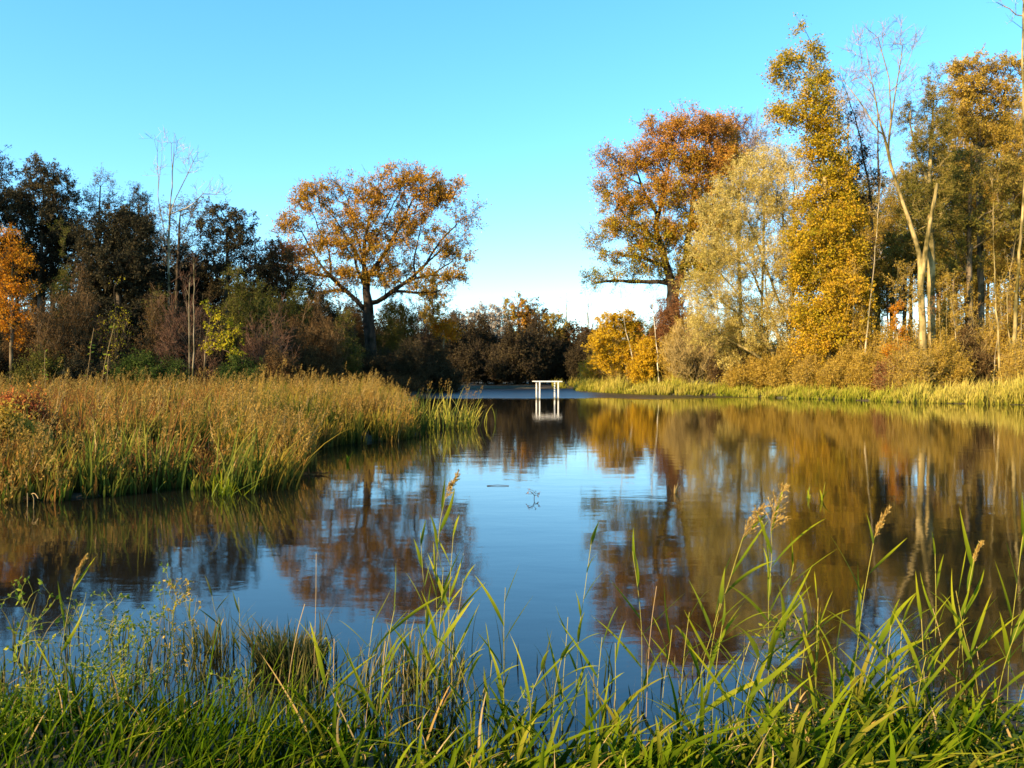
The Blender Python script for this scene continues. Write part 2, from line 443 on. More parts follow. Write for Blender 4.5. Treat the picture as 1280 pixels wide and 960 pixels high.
def foliage(mesh, rng, pos, dr, c):
    """twigs and leaves round the given branch ends"""
    n = len(pos)
    if n == 0: return
    K, L = c.get('K', 5), c.get('L', .8)
    d = np.repeat(dr, K, 0) * c.get('follow', .7) + rng.normal(0, .75, (n * K, 3)) + UP * c.get('up', .15)
    d = nrm(d)
    A = np.repeat(pos, K, 0) + rng.normal(0, .06, (n * K, 3))
    ln = L * rng.uniform(.45, 1.15, (n * K, 1))
    B = A + d * ln - UP * c.get('droop', 0) * ln ** 2
    ft = c.get('tw', .012)
    cl = np.repeat(rng.uniform(0, 1, n), K)
    ribbons(mesh, A, B, ft, ft * .5, np.clip(cl * .5 + rng.uniform(0, .5, n * K), 0, 1), rng, 0)
    M = c.get('M', 2)
    A2 = np.repeat(A, M, 0); B2 = np.repeat(B, M, 0); d2 = np.repeat(d, M, 0)
    t = rng.uniform(.25, .85, (len(A2), 1))
    S = A2 + (B2 - A2) * t
    e = nrm(d2 * .8 + rng.normal(0, .6, S.shape) + UP * c.get('up', .15))
    T = S + e * np.repeat(ln, M, 0) * rng.uniform(.3, .75, t.shape) - UP * c.get('droop', 0) * .3
    cl2 = np.repeat(cl, M)
    ribbons(mesh, S, T, ft * .6, ft * .35, np.clip(cl2 * .5 + rng.uniform(0, .5, len(S)), 0, 1), rng, 0)
    nl = int(c.get('nl', 0) * LEAF_X + .5)
    if nl <= 0: return
    AA = np.concatenate([A, S]); BB = np.concatenate([B, T]); cc = np.concatenate([cl, cl2])
    hh = np.concatenate([np.repeat(c['hv'], K), np.repeat(np.repeat(c['hv'], K), M)])
    keep = np.concatenate([np.repeat(c['leafy'], K), np.repeat(np.repeat(c['leafy'], K), M)])
    AA = np.repeat(AA, nl, 0); BB = np.repeat(BB, nl, 0); cc = np.repeat(cc, nl); hh = np.repeat(hh, nl); keep = np.repeat(keep, nl)
    ok = rng.uniform(0, 1, len(AA)) < keep
    AA, BB, cc, hh = AA[ok], BB[ok], cc[ok], hh[ok]
    m = len(AA)
    t = rng.uniform(.1, 1.08, (m, 1))
    C = AA + (BB - AA) * t + rng.normal(0, c.get('scat', .07), (m, 3))
    ax = nrm(rng.normal(0, 1, (m, 3)) + nrm(BB - AA) * c.get('align', .5) - UP * c.get('hang', .2))
    nn = nrm(rng.normal(0, 1, (m, 3)) + UP * .5)
    sd = nrm(np.cross(ax, nn))
    ll = c.get('ll', .11) * 1.12 * rng.uniform(.6, 1.3, (m, 1)); lw = ll * c.get('asp', .6) * .5
    Q = np.stack([C, C + ax * ll * .45 + sd * lw, C + ax * ll, C + ax * ll * .45 - sd * lw], 1)
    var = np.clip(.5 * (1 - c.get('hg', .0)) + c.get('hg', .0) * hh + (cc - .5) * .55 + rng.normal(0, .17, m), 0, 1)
    mesh.quads(Q, var, 1)

def blob_targets(rng, blobs, D, dens, thick=.8, base_y=0.):
    T, LF = [], []
    s = D / F
    for b in blobs:
        px, py, rx, ry = b[:4]
        lf = b[4] if len(b) > 4 else 1.
        a = math.pi * rx * ry * s * s
        n = max(2, int(dens * a + .5))
        u = nrm(rng.normal(0, 1, (n, 3))) * rng.uniform(0, 1, (n, 1)) ** .42
        yo = D + rng.uniform(-.35, .35) * rx * s + base_y
        y = yo + u[:, 1] * rx * s * thick
        T.append(np.stack([(px - 640) * s + u[:, 0] * rx * s, y, CAM_H - (py - HZ) * s + u[:, 2] * ry * s], 1))
        LF.append(np.full(n, lf))
    return np.concatenate(T), np.concatenate(LF)

def bank_D(px):
    """distance of the right bank's water edge in the direction px"""
    return float(np.interp(px, [715, 729, 800, 900, 1000, 1100, 1134, 1280, 1500], [92, 81, 70, 65, 59.5, 54, 51, 47.5, 42]))
SEED = [100]
LEAF_X, DENS_X = 2.0, 2.5
def tree(name, label, cat, D, trunk, r, blobs, leaf=None, bark='bark_dark', twig='twig_dark', limbs=(), dens=1.5, step=.8, w=.45, lift=.12,
         rtip=.014, group=None, thick=.8, crown='crown', inner=.5, flare=.5, **c):
    SEED[0] += 1
    rng = np.random.default_rng(SEED[0])
    if trunk[0][0] > 745: D = max(D + 3, bank_D(trunk[0][0]) + 5)
    s = D / F
    bx, by = (trunk[0][0] - 640) * s, D
    z0 = gz(bx, by) - .12
    def poly(pp, first):
        k = len(pp); yo = rng.uniform(-.25, .25)
        out = []
        for i, q in enumerate(pp):
            v = P(q[0], q[1], D)
            if not first: v[1] += yo * i * 30 * s
            out.append(v)
        return out
    t0 = poly(trunk, True); t0[0][2] = z0
    polys = [t0] + [poly(l, False) for l in limbs]
    T, LF = blob_targets(rng, blobs, D, dens * DENS_X, thick)
    T[:, 2] = np.maximum(T[:, 2], z0 + .5)
    sk, tips = grow(rng, polys, T, step, w, lift)
    root = thing(name, label, cat, (bx, by, z0), group)
    org = np.array([bx, by, z0])
    tm = Mesh(); rad, cnt = tubes(tm, sk, r, rtip, rng.uniform(.2, .8), flare)
    tm.build('trunk', bark, root, org)
    # foliage positions: the tips and some of the thin nodes before them
    idx = list(tips); lfv = {}
    Pn = np.array(sk.p); par = np.array(sk.par)
    near = np.argmin(np.linalg.norm(Pn[tips][:, None] - T[None], axis=2), axis=1)
    lfn = dict(zip(tips, LF[near]))
    for t in tips:
        k = par[t]; st = 0
        while k >= 0 and cnt[k] <= 3 and st < 3 and not sk.trunk[k]:
            if rng.uniform() < inner: idx.append(k); lfn.setdefault(k, lfn[t])
            k = par[k]; st += 1
    idx = np.array(sorted(set(idx)))
    pos = Pn[idx]; dr = nrm(pos - Pn[np.maximum(par[idx], 0)])
    zmin, zmax = pos[:, 2].min(), pos[:, 2].max() + 1e-3
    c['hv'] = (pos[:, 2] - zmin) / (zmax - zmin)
    c['leafy'] = np.array([lfn[i] for i in idx]) * np.where(rng.uniform(0, 1, len(idx)) < c.get('bald', .08), .1, 1.)
    cm = Mesh(); foliage(cm, rng, pos, dr, c)
    cm.build(crown, [twig, leaf or twig], root, org)
    return root

def shrub(label, D, px, py_top, wpx, leaf=None, twig='twig_brown', name='shrub', cat='shrub', n=None, base=None, group=None, nl=6, lean=0, stems=5, **c):
    """many stems from one foot, spreading into a rounded or upright head"""
    SEED[0] += 1
    rng = np.random.default_rng(SEED[0])
    if px > 745: D = max(D + 3, bank_D(px) + 4)
    s = D / F
    x, y = (px - 640) * s, D
    z0 = gz(x, y) - .08
    top = CAM_H - (py_top - HZ) * s
    h = top - z0; wr = wpx * s * .5
    n = int(n * 2.3) if n else int(np.clip(28 * wr * h, 60, 420))
    nlobe = 7
    lx = rng.uniform(-.72, .72, nlobe) * wr; ly = rng.uniform(-.6, .6, nlobe) * wr
    lh = rng.uniform(.55, .95, nlobe) * (1 - .25 * np.abs(lx / wr)); lh[0] = 1.; lx[0] *= .4
    q = rng.integers(0, nlobe, n)
    u = nrm(rng.normal(0, 1, (n, 3))) * rng.uniform(0, 1, (n, 1)) ** .45
    T = np.stack([x + lean * h * .5 + lx[q] + u[:, 0] * wr * .42, y + ly[q] + u[:, 1] * wr * .42, z0 + h * lh[q] * (.56 + .44 * u[:, 2])], 1)
    foot = np.array([x, y, z0])
    T = foot + (T - foot) * (.72 + .28 * rng.uniform(.6, 1.05, n)[:, None])
    polys = [[foot, foot + [lean * .2, 0, .25]]]
    for q in range(stems):
        a = rng.uniform(0, 6.28); rr = wr * rng.uniform(.15, .5)
        polys.append([foot + [0, 0, .05], foot + [rr * .4 * math.cos(a), rr * .4 * math.sin(a), h * .25], foot + [rr * math.cos(a) + lean * h * .4, rr * math.sin(a), h * rng.uniform(.5, .75)]])
    sk, tips = grow(rng, polys, T, .5, .7, .1, .06)
    root = thing(name, label, cat, (x, y, z0), group)
    tm = Mesh(); rad, cnt = tubes(tm, sk, c.get('r', .05), .008, .5, .2, emin=1.9)
    tm.build('stems', c.get('bark', 'bark_mid'), root, foot)
    Pn = np.array(sk.p); par = np.array(sk.par)
    idx = set(tips)
    for t in tips:
        q = par[t]; st = 0
        while q >= 0 and st < 3 and not sk.trunk[q]:
            if rng.uniform() < .55: idx.add(q)
            q = par[q]; st += 1
    idx = np.array(sorted(idx)); pos = Pn[idx]; dr = nrm(pos - Pn[np.maximum(par[idx], 0)])
    c.setdefault('K', 4); c.setdefault('L', .7); c.setdefault('up', .7); c.setdefault('tw', .009); c.setdefault('ll', .08)
    c['nl'] = nl if leaf else 0
    c['hv'] = (pos[:, 2] - z0) / h; c['leafy'] = np.full(len(idx), c.get('leafy', 1.))
    cm = Mesh(); foliage(cm, rng, pos, dr, c)
    cm.build('foliage' if leaf else 'twigs', [twig, leaf or twig], root, foot)
    return root

# ------------------------------------------------------------------ blades (grass, reeds)
def blades(mesh, rng, base, h, w, lean, curl, droop, var, segs=4, fold=0., mat=0):
    """many blades at once; base (n,3), h/w/droop/var (n,), lean & curl (n,2) sideways drift as a share of height"""
    n = len(base)
    t = np.linspace(0, 1, segs + 1)
    hx = h[:, None, None] * (lean[:, None, :] * t[None, :, None] + curl[:, None, :] * (t ** 2)[None, :, None])
    z = h[:, None] * (t[None] - droop[:, None] * (t ** 3)[None])
    C = np.concatenate([base[:, None, :2] + hx, (base[:, None, 2] + z)[..., None]], 2)
    dirh = nrm(lean + curl + 1e-4)
    ang = np.arctan2(dirh[:, 1], dirh[:, 0]) + rng.normal(0, .7, n)
    sd = np.stack([-np.sin(ang), np.cos(ang), np.zeros(n)], 1)
    prof = np.minimum(1, .55 + t * 2.2) * (1 - t ** 2.2) ** .8
    prof[-1] = .03
    W = (w[:, None] * prof[None])[..., None] * sd[:, None]
    if fold <= 0:
        V = np.stack([C - W, C + W], 2)
        k = 2
        i = (np.arange(n)[:, None] * (segs + 1) + np.arange(segs)[None]).ravel() * 2
        Fc = np.stack([i, i + 1, i + 3, i + 2], 1)
    else:
        tan = nrm(np.gradient(C, axis=1)); nn = nrm(np.cross(tan, np.broadcast_to(sd[:, None], tan.shape)))
        off = nn * (w[:, None] * prof[None])[..., None] * fold
        V = np.stack([C - W + off, C, C + W + off], 2)
        k = 3
        i = (np.arange(n)[:, None] * (segs + 1) + np.arange(segs)[None]).ravel() * 3
        Fc = np.concatenate([np.stack([i, i + 1, i + 4, i + 3], 1), np.stack([i + 1, i + 2, i + 5, i + 4], 1)])
    mesh.add(V.reshape(-1, 3), Fc, np.repeat(var, (segs + 1) * k), np.tile(np.repeat(t, k), n), mat, fold > 0)

def plumes(mesh, rng, top, n_each, size, dirv, mat=1, ll=.03):
    """loose seed heads above given stem tops"""
    n = len(top)
    A = np.repeat(top, n_each, 0); dd = np.repeat(dirv, n_each, 0)
    u = rng.uniform(0, 1, (len(A), 1))
    C = A + UP * size * u + dd * size * u * .6 + rng.normal(0, 1, A.shape) * size * .13 * (1.1 - u)
    ax = nrm(UP * .8 + dd + rng.normal(0, .5, A.shape)); sd = nrm(np.cross(ax, rng.normal(0, 1, A.shape)))
    l = ll * rng.uniform(.6, 1.5, u.shape)
    Q = np.stack([C, C + ax * l * .5 + sd * l * .16, C + ax * l, C + ax * l * .5 - sd * l * .16], 1)
    mesh.quads(Q, np.clip(np.repeat(rng.uniform(0, 1, n), n_each) * .6 + rng.uniform(0, .4, len(Q)), 0, 1), mat)

def tuft_field(name, mats, pts, hts, per, wid, seed, lean=(.05, .0), spread=.18, droop=.12, var=None, segs=4, head=0., head_n=22, curl=.18, fold=0., vn=.0):
    rng = np.random.default_rng(seed)
    n = len(pts)
    z = ground_z(pts[:, 0], pts[:, 1])
    base = np.stack([pts[:, 0], pts[:, 1], np.maximum(z, -.05)], 1)
    B = np.repeat(base, per, 0); B[:, :2] += rng.normal(0, .05, (len(B), 2))
    H = np.repeat(hts, per) * rng.uniform(.45, 1.05, len(B))
    var = rng.uniform(0, 1, n) if var is None else var
    vv = np.clip(np.repeat(var + rng.normal(0, vn, n), per) + rng.normal(0, .15, len(B)), 0, 1)
    ln = rng.normal(0, spread, (len(B), 2)) + np.array(lean)
    cu = rng.normal(0, curl, (len(B), 2)) + np.array(lean)
    m = Mesh()
    blades(m, rng, B, H, wid * rng.uniform(.6, 1.3, len(B)), ln, cu, droop * rng.uniform(0, 2.2, len(B)), vv, segs, fold)
    if head > 0:
        k = rng.uniform(0, 1, n) < head
        q = base[k]; hh = hts[k] * rng.uniform(.92, 1.12, len(q))
        l1 = rng.normal(0, .06, (len(q), 2)) + np.array(lean); c1 = rng.normal(0, .05, (len(q), 2)) + np.array(lean) * .5
        blades(m, rng, q, hh, np.full(len(q), wid * .35), l1, c1, np.zeros(len(q)), np.full(len(q), .8), 3)
        top = q + np.concatenate([(l1 + c1) * hh[:, None], hh[:, None]], 1)
        dv = np.concatenate([rng.normal(.35, .3, (len(q), 1)), rng.normal(0, .3, (len(q), 1)), np.zeros((len(q), 1))], 1)
        plumes(m, rng, top - UP * .12, head_n, .26, dv, 1, .05)
    return tag(m.build(name, mats), kind='stuff')

def scatter(seed, n, x0, x1, y0, y1, cond):
    rng = np.random.default_rng(seed)
    out = []
    tot = 0
    while tot < n:
        x = rng.uniform(x0, x1, n * 3); y = y0 * (y1 / y0) ** rng.uniform(0, 1, n * 3)     # thicker near the eye
        k = cond(x, y, rng); q = np.stack([x, y], 1)[k]
        out.append(q); tot += len(q)
    return np.concatenate(out)[:n]

def patch(x, y, f=.35, ph=0.):
    return .5 + .25 * (np.sin(f * x * 1.7 + 1.3 * np.sin(f * y * 1.1 + ph) + ph) + np.sin(f * y * 1.9 + 1.1 * np.sin(f * x * 1.3 + 2 * ph)))

# =================================================================== the setting
build_ground()

# =================================================================== the two big oaks
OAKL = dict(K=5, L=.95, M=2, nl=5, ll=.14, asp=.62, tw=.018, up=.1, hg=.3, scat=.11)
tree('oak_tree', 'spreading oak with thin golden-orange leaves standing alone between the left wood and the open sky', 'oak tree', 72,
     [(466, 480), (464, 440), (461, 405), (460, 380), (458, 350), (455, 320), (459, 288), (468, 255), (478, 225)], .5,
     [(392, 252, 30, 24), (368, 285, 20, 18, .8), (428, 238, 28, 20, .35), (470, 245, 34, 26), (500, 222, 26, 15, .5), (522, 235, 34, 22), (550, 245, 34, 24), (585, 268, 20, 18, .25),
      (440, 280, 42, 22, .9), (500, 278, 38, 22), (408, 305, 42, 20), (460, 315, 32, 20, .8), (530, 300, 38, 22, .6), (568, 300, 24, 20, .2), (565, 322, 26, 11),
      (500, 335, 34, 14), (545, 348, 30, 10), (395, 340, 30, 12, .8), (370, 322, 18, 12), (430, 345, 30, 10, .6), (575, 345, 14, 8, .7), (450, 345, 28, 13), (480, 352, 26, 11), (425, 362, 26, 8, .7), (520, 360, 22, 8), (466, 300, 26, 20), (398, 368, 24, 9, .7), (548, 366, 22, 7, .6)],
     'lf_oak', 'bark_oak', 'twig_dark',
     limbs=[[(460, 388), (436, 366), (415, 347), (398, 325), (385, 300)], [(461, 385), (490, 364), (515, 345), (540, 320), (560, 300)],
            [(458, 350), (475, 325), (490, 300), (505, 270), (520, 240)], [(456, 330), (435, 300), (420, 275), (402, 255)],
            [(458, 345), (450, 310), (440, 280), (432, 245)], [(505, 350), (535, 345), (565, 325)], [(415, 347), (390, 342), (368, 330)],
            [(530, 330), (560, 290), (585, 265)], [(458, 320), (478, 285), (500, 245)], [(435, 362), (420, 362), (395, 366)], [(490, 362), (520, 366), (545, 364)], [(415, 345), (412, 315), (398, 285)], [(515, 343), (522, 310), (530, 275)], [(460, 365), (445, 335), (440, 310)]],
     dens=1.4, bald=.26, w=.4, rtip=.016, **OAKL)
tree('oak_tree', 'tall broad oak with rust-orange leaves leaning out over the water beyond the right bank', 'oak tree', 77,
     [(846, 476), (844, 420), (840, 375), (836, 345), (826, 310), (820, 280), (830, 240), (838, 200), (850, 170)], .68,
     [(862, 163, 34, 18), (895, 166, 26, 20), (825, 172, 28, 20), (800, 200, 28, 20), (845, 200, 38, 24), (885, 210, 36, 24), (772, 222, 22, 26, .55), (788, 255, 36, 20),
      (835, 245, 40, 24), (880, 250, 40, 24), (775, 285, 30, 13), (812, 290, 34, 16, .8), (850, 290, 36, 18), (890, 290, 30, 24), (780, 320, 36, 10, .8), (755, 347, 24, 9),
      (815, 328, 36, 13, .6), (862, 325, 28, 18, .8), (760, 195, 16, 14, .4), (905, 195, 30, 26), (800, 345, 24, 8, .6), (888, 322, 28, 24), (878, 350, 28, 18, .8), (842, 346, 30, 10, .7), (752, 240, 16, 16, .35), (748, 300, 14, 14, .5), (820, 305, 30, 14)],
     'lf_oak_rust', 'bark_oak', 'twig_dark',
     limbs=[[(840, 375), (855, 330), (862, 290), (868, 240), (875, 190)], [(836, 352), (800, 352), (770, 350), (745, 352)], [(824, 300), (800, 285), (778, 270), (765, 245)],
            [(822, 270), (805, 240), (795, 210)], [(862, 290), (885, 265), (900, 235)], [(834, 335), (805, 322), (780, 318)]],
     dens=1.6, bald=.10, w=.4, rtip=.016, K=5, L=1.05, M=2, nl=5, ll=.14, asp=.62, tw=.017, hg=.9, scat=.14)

# =================================================================== the left wood, back row
W_ = dict(K=4, L=.8, M=2, nl=5, ll=.13, asp=.55, tw=.011, inner=.5)
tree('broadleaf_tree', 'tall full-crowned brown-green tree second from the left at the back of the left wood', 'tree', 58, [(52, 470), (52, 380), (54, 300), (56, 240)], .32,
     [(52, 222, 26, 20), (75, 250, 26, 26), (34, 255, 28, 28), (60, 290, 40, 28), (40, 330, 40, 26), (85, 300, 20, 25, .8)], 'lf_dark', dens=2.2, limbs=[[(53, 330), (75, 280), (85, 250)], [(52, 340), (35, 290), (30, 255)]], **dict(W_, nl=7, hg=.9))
tree('broadleaf_tree', 'dark thin-topped tree cut by the left edge of the photo', 'tree', 60, [(-8, 470), (-6, 360), (-2, 260), (4, 205)], .3,
     [(2, 215, 14, 22, .4), (-10, 250, 24, 30), (10, 270, 20, 30), (-15, 310, 30, 40), (8, 330, 22, 34), (-20, 370, 30, 30)], 'lf_dark', dens=2.2, **dict(W_, nl=6, hg=.3))
tree('birch_tree', 'slight grey birch with a sparse lacy top beside the full-crowned tree', 'birch tree', 60, [(122, 470), (122, 360), (124, 290), (128, 220)], .16,
     [(130, 225, 14, 13, .7), (118, 245, 18, 15, .6), (142, 250, 12, 16, .6), (128, 275, 22, 20), (110, 290, 16, 22)], 'lf_grey', 'bark_mid', dens=1.6, **dict(W_, nl=3, ll=.1))
tree('conifer_tree', 'small pointed conifer top showing behind the dark bushy tree', 'conifer', 62, [(174, 470), (174, 360), (174, 290), (175, 236)], .22,
     [(175, 244, 6, 12), (174, 262, 13, 10), (173, 280, 20, 12), (172, 305, 26, 18), (172, 340, 30, 24)], 'lf_dark', dens=3., **dict(W_, nl=7, ll=.14, asp=.25, hg=.7))
tree('ivy_tree', 'dense rounded blackish tree, the darkest mass of the left wood', 'tree', 55, [(150, 470), (150, 400), (150, 340), (150, 290)], .3,
     [(150, 275, 36, 18), (125, 300, 26, 24), (172, 300, 28, 24), (150, 330, 46, 30), (120, 365, 26, 30), (175, 365, 28, 30), (148, 400, 46, 26)], 'lf_dark', dens=2.6, limbs=[[(150, 360), (130, 320), (122, 290)], [(150, 350), (170, 315), (175, 290)]], **dict(W_, nl=7, hg=.2))
tree('poplar_tree', 'tall bare whitish tree whose forked leafless top rises above the left wood', 'poplar', 57, [(211, 470), (211, 380), (212, 300), (214, 255), (217, 215), (216, 180)], .18,
     [(197, 178, 5, 14), (210, 172, 7, 10), (222, 190, 10, 16), (245, 208, 14, 16), (268, 238, 12, 16), (200, 215, 6, 24), (252, 240, 16, 8)], None, 'bark_pale', 'twig_grey',
     limbs=[[(212, 305), (200, 262), (197, 225), (196, 172)], [(198, 235), (206, 205), (210, 172)], [(214, 265), (228, 235), (245, 205), (252, 192)], [(215, 268), (235, 262), (258, 245), (272, 225)], [(218, 210), (222, 185), (226, 172)]],
     dens=1.1, rtip=.012, K=4, L=.9, M=3, tw=.012, up=.4, inner=.5)
tree('broadleaf_tree', 'airy grey-brown tree round the foot of the tall bare forked top', 'tree', 60, [(222, 470), (222, 380), (224, 320), (226, 270)], .2,
     [(205, 272, 16, 14, .6), (228, 262, 20, 10, .8), (250, 262, 22, 10, .8), (210, 300, 22, 18, .6), (240, 290, 26, 16, .6), (225, 325, 30, 14, .4)], 'lf_grey', dens=1.7, **dict(W_, nl=4, ll=.1))
tree('broadleaf_tree', 'dark fine-leaved tree with a brown sunlit top, last high tree of the left wood', 'tree', 60, [(285, 470), (285, 400), (285, 330), (284, 275)], .28,
     [(283, 270, 20, 12), (300, 285, 20, 14), (268, 290, 18, 16), (288, 305, 30, 16), (310, 310, 16, 16), (280, 330, 32, 16, .6), (318, 335, 20, 14)], 'lf_dark', dens=2.0, **dict(W_, nl=6, hg=.9))
tree('broadleaf_tree', 'lower olive-brown tree filling the dip just left of the spreading oak', 'tree', 63, [(340, 472), (340, 400), (340, 350), (340, 320)], .2,
     [(335, 315, 18, 12), (350, 330, 22, 16), (325, 335, 20, 16), (340, 355, 30, 18), (372, 355, 24, 16)], 'lf_brown', dens=2.0, **dict(W_, nl=5))
tree('rust_tree', 'small rust-brown tree tucked under the left limbs of the spreading oak', 'tree', 66, [(360, 472), (360, 400), (360, 340)], .14,
     [(352, 318, 16, 9), (366, 322, 14, 10), (358, 340, 22, 14)], 'lf_rust', dens=2.2, **dict(W_, nl=6))
for i, (px, D, top) in enumerate([(205, 64, 300), (240, 66, 310), (265, 64, 318), (155, 64, 290), (65, 62, 262), (330, 66, 335), (-45, 58, 210), (-80, 54, 200), (-130, 52, 190), (-190, 50, 185), (-260, 48, 170), (-350, 47, 170), (20, 68, 300), (100, 70, 320), (190, 68, 345), (250, 70, 345), (310, 70, 360), (400, 84, 372), (445, 86, 380)]):
    tree('broadleaf_tree', 'dark tree at the very back of the left wood, seen through gaps between crowns', 'tree', D, [(px, 470), (px + 2, (470 + top) / 2), (px, top + 14)], .24,
         [(px, top + 18, 22, 18), (px - 16, top + 45, 26, 26), (px + 16, top + 50, 26, 26), (px, top + 85, 34, 28)], 'lf_dark', group='dark trees at the back of the left wood', dens=2.0, **dict(W_, nl=6, hg=.4))

# the left wood, front row
tree('birch_tree', 'bright orange birch at the left edge in front of the dark wood', 'birch tree', 47, [(14, 470), (15, 420), (17, 350), (18, 300)], .11,
     [(18, 300, 12, 12), (10, 322, 20, 16), (28, 335, 16, 16), (8, 350, 24, 18), (28, 368, 18, 18), (10, 385, 26, 16), (-12, 350, 18, 34), (24, 400, 16, 10), (4, 412, 22, 12), (20, 425, 18, 8), (-6, 388, 18, 16)], 'lf_orange', 'bark_mid', 'twig_brown', dens=1.5, step=.6,
     **dict(W_, K=5, nl=4, ll=.10, hang=.5, hg=.2))
shrub('broad brown twiggy shrub beside the orange birch', 46, 82, 318, 86, 'lf_brown', nl=2)
shrub('slim olive shrub whose leafy tip stands above the brown twiggy shrub', 49, 72, 288, 34, 'lf_olive', nl=6)
shrub('dark brown bare thicket in the middle of the left wood edge', 47, 118, 370, 70, 'lf_brown', 'twig_dark', nl=1)
shrub('thin sapling with scattered pale green leaves against the blackest tree', 47, 150, 338, 44, 'lf_yellowgreen', 'twig_brown', 'sapling', 'sapling', n=22, nl=2, leafy=.5)
shrub('narrow brown shrub with upright twigs left of the twin pale stems', 48, 193, 352, 46, 'lf_brown', nl=2)
shrub('slender green-tipped shrub rising behind the narrow brown shrub', 50, 197, 328, 18, 'lf_olive', nl=5)
shrub('rounded reddish-brown leafless tree crown around the twin pale stems', 48, 244, 318, 84, None, 'twig_red', 'twiggy_tree', 'tree', n=170, K=5, L=.6)
def pole_tree(label, D, pts, r, tw='twig_red', cat='sapling', name='young_birch', nb=8, bark='bark_pale', group=None, leaf=None, **c):
    top = pts[-1]; mid = pts[len(pts) // 2]
    bl = [(top[0], top[1] + 8, 5, 8), ((top[0] + mid[0]) / 2, (top[1] + mid[1]) / 2, 8, abs(top[1] - mid[1]) * .45)]
    return tree(name, label, cat, D, pts, r, bl, leaf, bark, tw, dens=nb * .12, group=group, rtip=.007, flare=.3, **dict(dict(K=3, L=.6, M=2, tw=.007, up=.5, inner=.3), **c))
pole_tree('taller and straighter of the twin pale stems in front of the left wood', 45, [(241, 476), (242, 420), (243, 360), (243, 320)], .085)
pole_tree('shorter of the twin pale stems in front of the left wood', 45.6, [(236, 466), (237, 420), (237, 370), (238, 345)], .07)
tree('yellow_tree', 'little leaning tree with yellow-green leaves right of the twin pale stems', 'tree', 46.5, [(255, 470), (257, 440), (261, 410), (266, 385)], .09,
     [(268, 392, 10, 10), (280, 405, 18, 9), (265, 412, 14, 9), (288, 418, 14, 8), (275, 428, 20, 9), (285, 440, 16, 6), (262, 438, 10, 7)], 'lf_yellowgreen', 'bark_mid', 'twig_brown', dens=1.1, step=.5, **dict(W_, nl=4, ll=.11, L=.6))
shrub('olive-green rounded tree behind the little yellow-green tree', 51, 305, 322, 84, 'lf_olive', 'twig_brown', 'olive_tree', 'tree', nl=6, n=150)
shrub('mauve-brown leafless bush with a fuzzy rounded outline', 49, 338, 368, 66, None, 'twig_red', n=150, K=5)
shrub('brown half-bare bush standing below the left limbs of the spreading oak', 56, 392, 352, 76, 'lf_brown', nl=3, n=150)
shrub('olive-tinted tall bush left of the oak trunk', 60, 425, 378, 60, 'lf_olive', 'twig_brown', nl=4)
for a in [('tall olive bush filling the gap between the mauve bush and the oak', 59, 362, 340, 70, 'lf_olive'), ('brown bush with a pointed top close behind the oak trunk', 76, 440, 368, 70, 'lf_brown'),
          ('dim olive bush behind the mauve-brown bush', 56, 325, 350, 70, 'lf_olive'), ('dark bush at the left edge behind the orange birch', 52, -4, 370, 70, 'lf_dark'), ('brown bush at the left edge low behind the orange birch', 50, 25, 400, 60, 'lf_brown'),
          ('deep brown thicket behind the twin pale stems', 56, 225, 372, 80, 'lf_brown'), ('blackish thicket behind the yellow-green tree', 57, 285, 385, 80, 'lf_dark'), ('low dark thicket at the far left edge', 48, -12, 430, 50, 'lf_dark')]:
    shrub(*a, nl=5, twig='twig_dark')
for a in [('low dark green bush at the foot of the blackest tree', 46, 175, 436, 60, 'lf_green'), ('low dark green bush left of the yellow-green tree foot', 46, 215, 444, 46, 'lf_green'),
          ('small leafy green bush right of the yellow-green tree foot', 46, 300, 442, 52, 'lf_green'), ('low dim bush under the orange birch', 45, 45, 432, 60, 'lf_olive'),
          ('low shaded bush under the brown twiggy shrub', 46, 110, 440, 66, 'lf_dark'), ('low brown bush under the mauve-brown bush', 47, 352, 432, 60, 'lf_brown'),
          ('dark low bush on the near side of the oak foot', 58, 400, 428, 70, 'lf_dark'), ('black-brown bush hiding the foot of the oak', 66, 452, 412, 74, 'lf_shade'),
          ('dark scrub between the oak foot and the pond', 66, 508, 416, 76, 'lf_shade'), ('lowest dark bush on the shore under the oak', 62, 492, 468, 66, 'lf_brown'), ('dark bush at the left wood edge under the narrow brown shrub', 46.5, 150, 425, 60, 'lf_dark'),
          ('dark bush right behind the little yellow-green tree', 49, 270, 405, 70, 'lf_dark'), ('deep brown bush between the mauve bush and the half-bare bush', 53, 372, 400, 66, 'lf_brown')]:
    shrub(*a, nl=6, twig='twig_dark')
# between the oak and the far end of the pond
shrub('yellow-olive bush glowing right of the oak trunk', 78, 497, 346, 62, 'lf_olive', nl=7, n=120)
shrub('pinkish-brown leafless bush right of the yellow-olive bush', 79, 524, 366, 60, None, 'twig_red', n=120, K=5)
tree('poplar_tree', 'narrow yellow poplar standing just right of the spreading oak', 'poplar', 82, [(541, 478), (541, 430), (541, 380), (541, 350)], .16, [(541, 352, 8, 12), (538, 372, 12, 12), (546, 385, 11, 12), (540, 402, 13, 12)], 'lf_goldbrown', 'bark_mid', 'twig_brown', dens=2., **dict(W_, ll=.15))
tree('orange_tree', 'small fiery orange tree on a thin pale stem near the far shore', 'tree', 80, [(553, 478), (554, 450), (555, 430), (556, 412)], .1, [(556, 405, 9, 8), (548, 413, 9, 7), (565, 415, 8, 7), (556, 420, 12, 6)], 'lf_orange', 'bark_pale', 'twig_brown', dens=3., **dict(W_, ll=.13))
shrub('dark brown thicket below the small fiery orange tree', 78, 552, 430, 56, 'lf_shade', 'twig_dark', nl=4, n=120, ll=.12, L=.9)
shrub('dark brown thicket hiding the foot of the narrow yellow poplar', 79, 532, 408, 50, 'lf_brown', 'twig_dark', nl=4, n=120, ll=.12, L=.9)
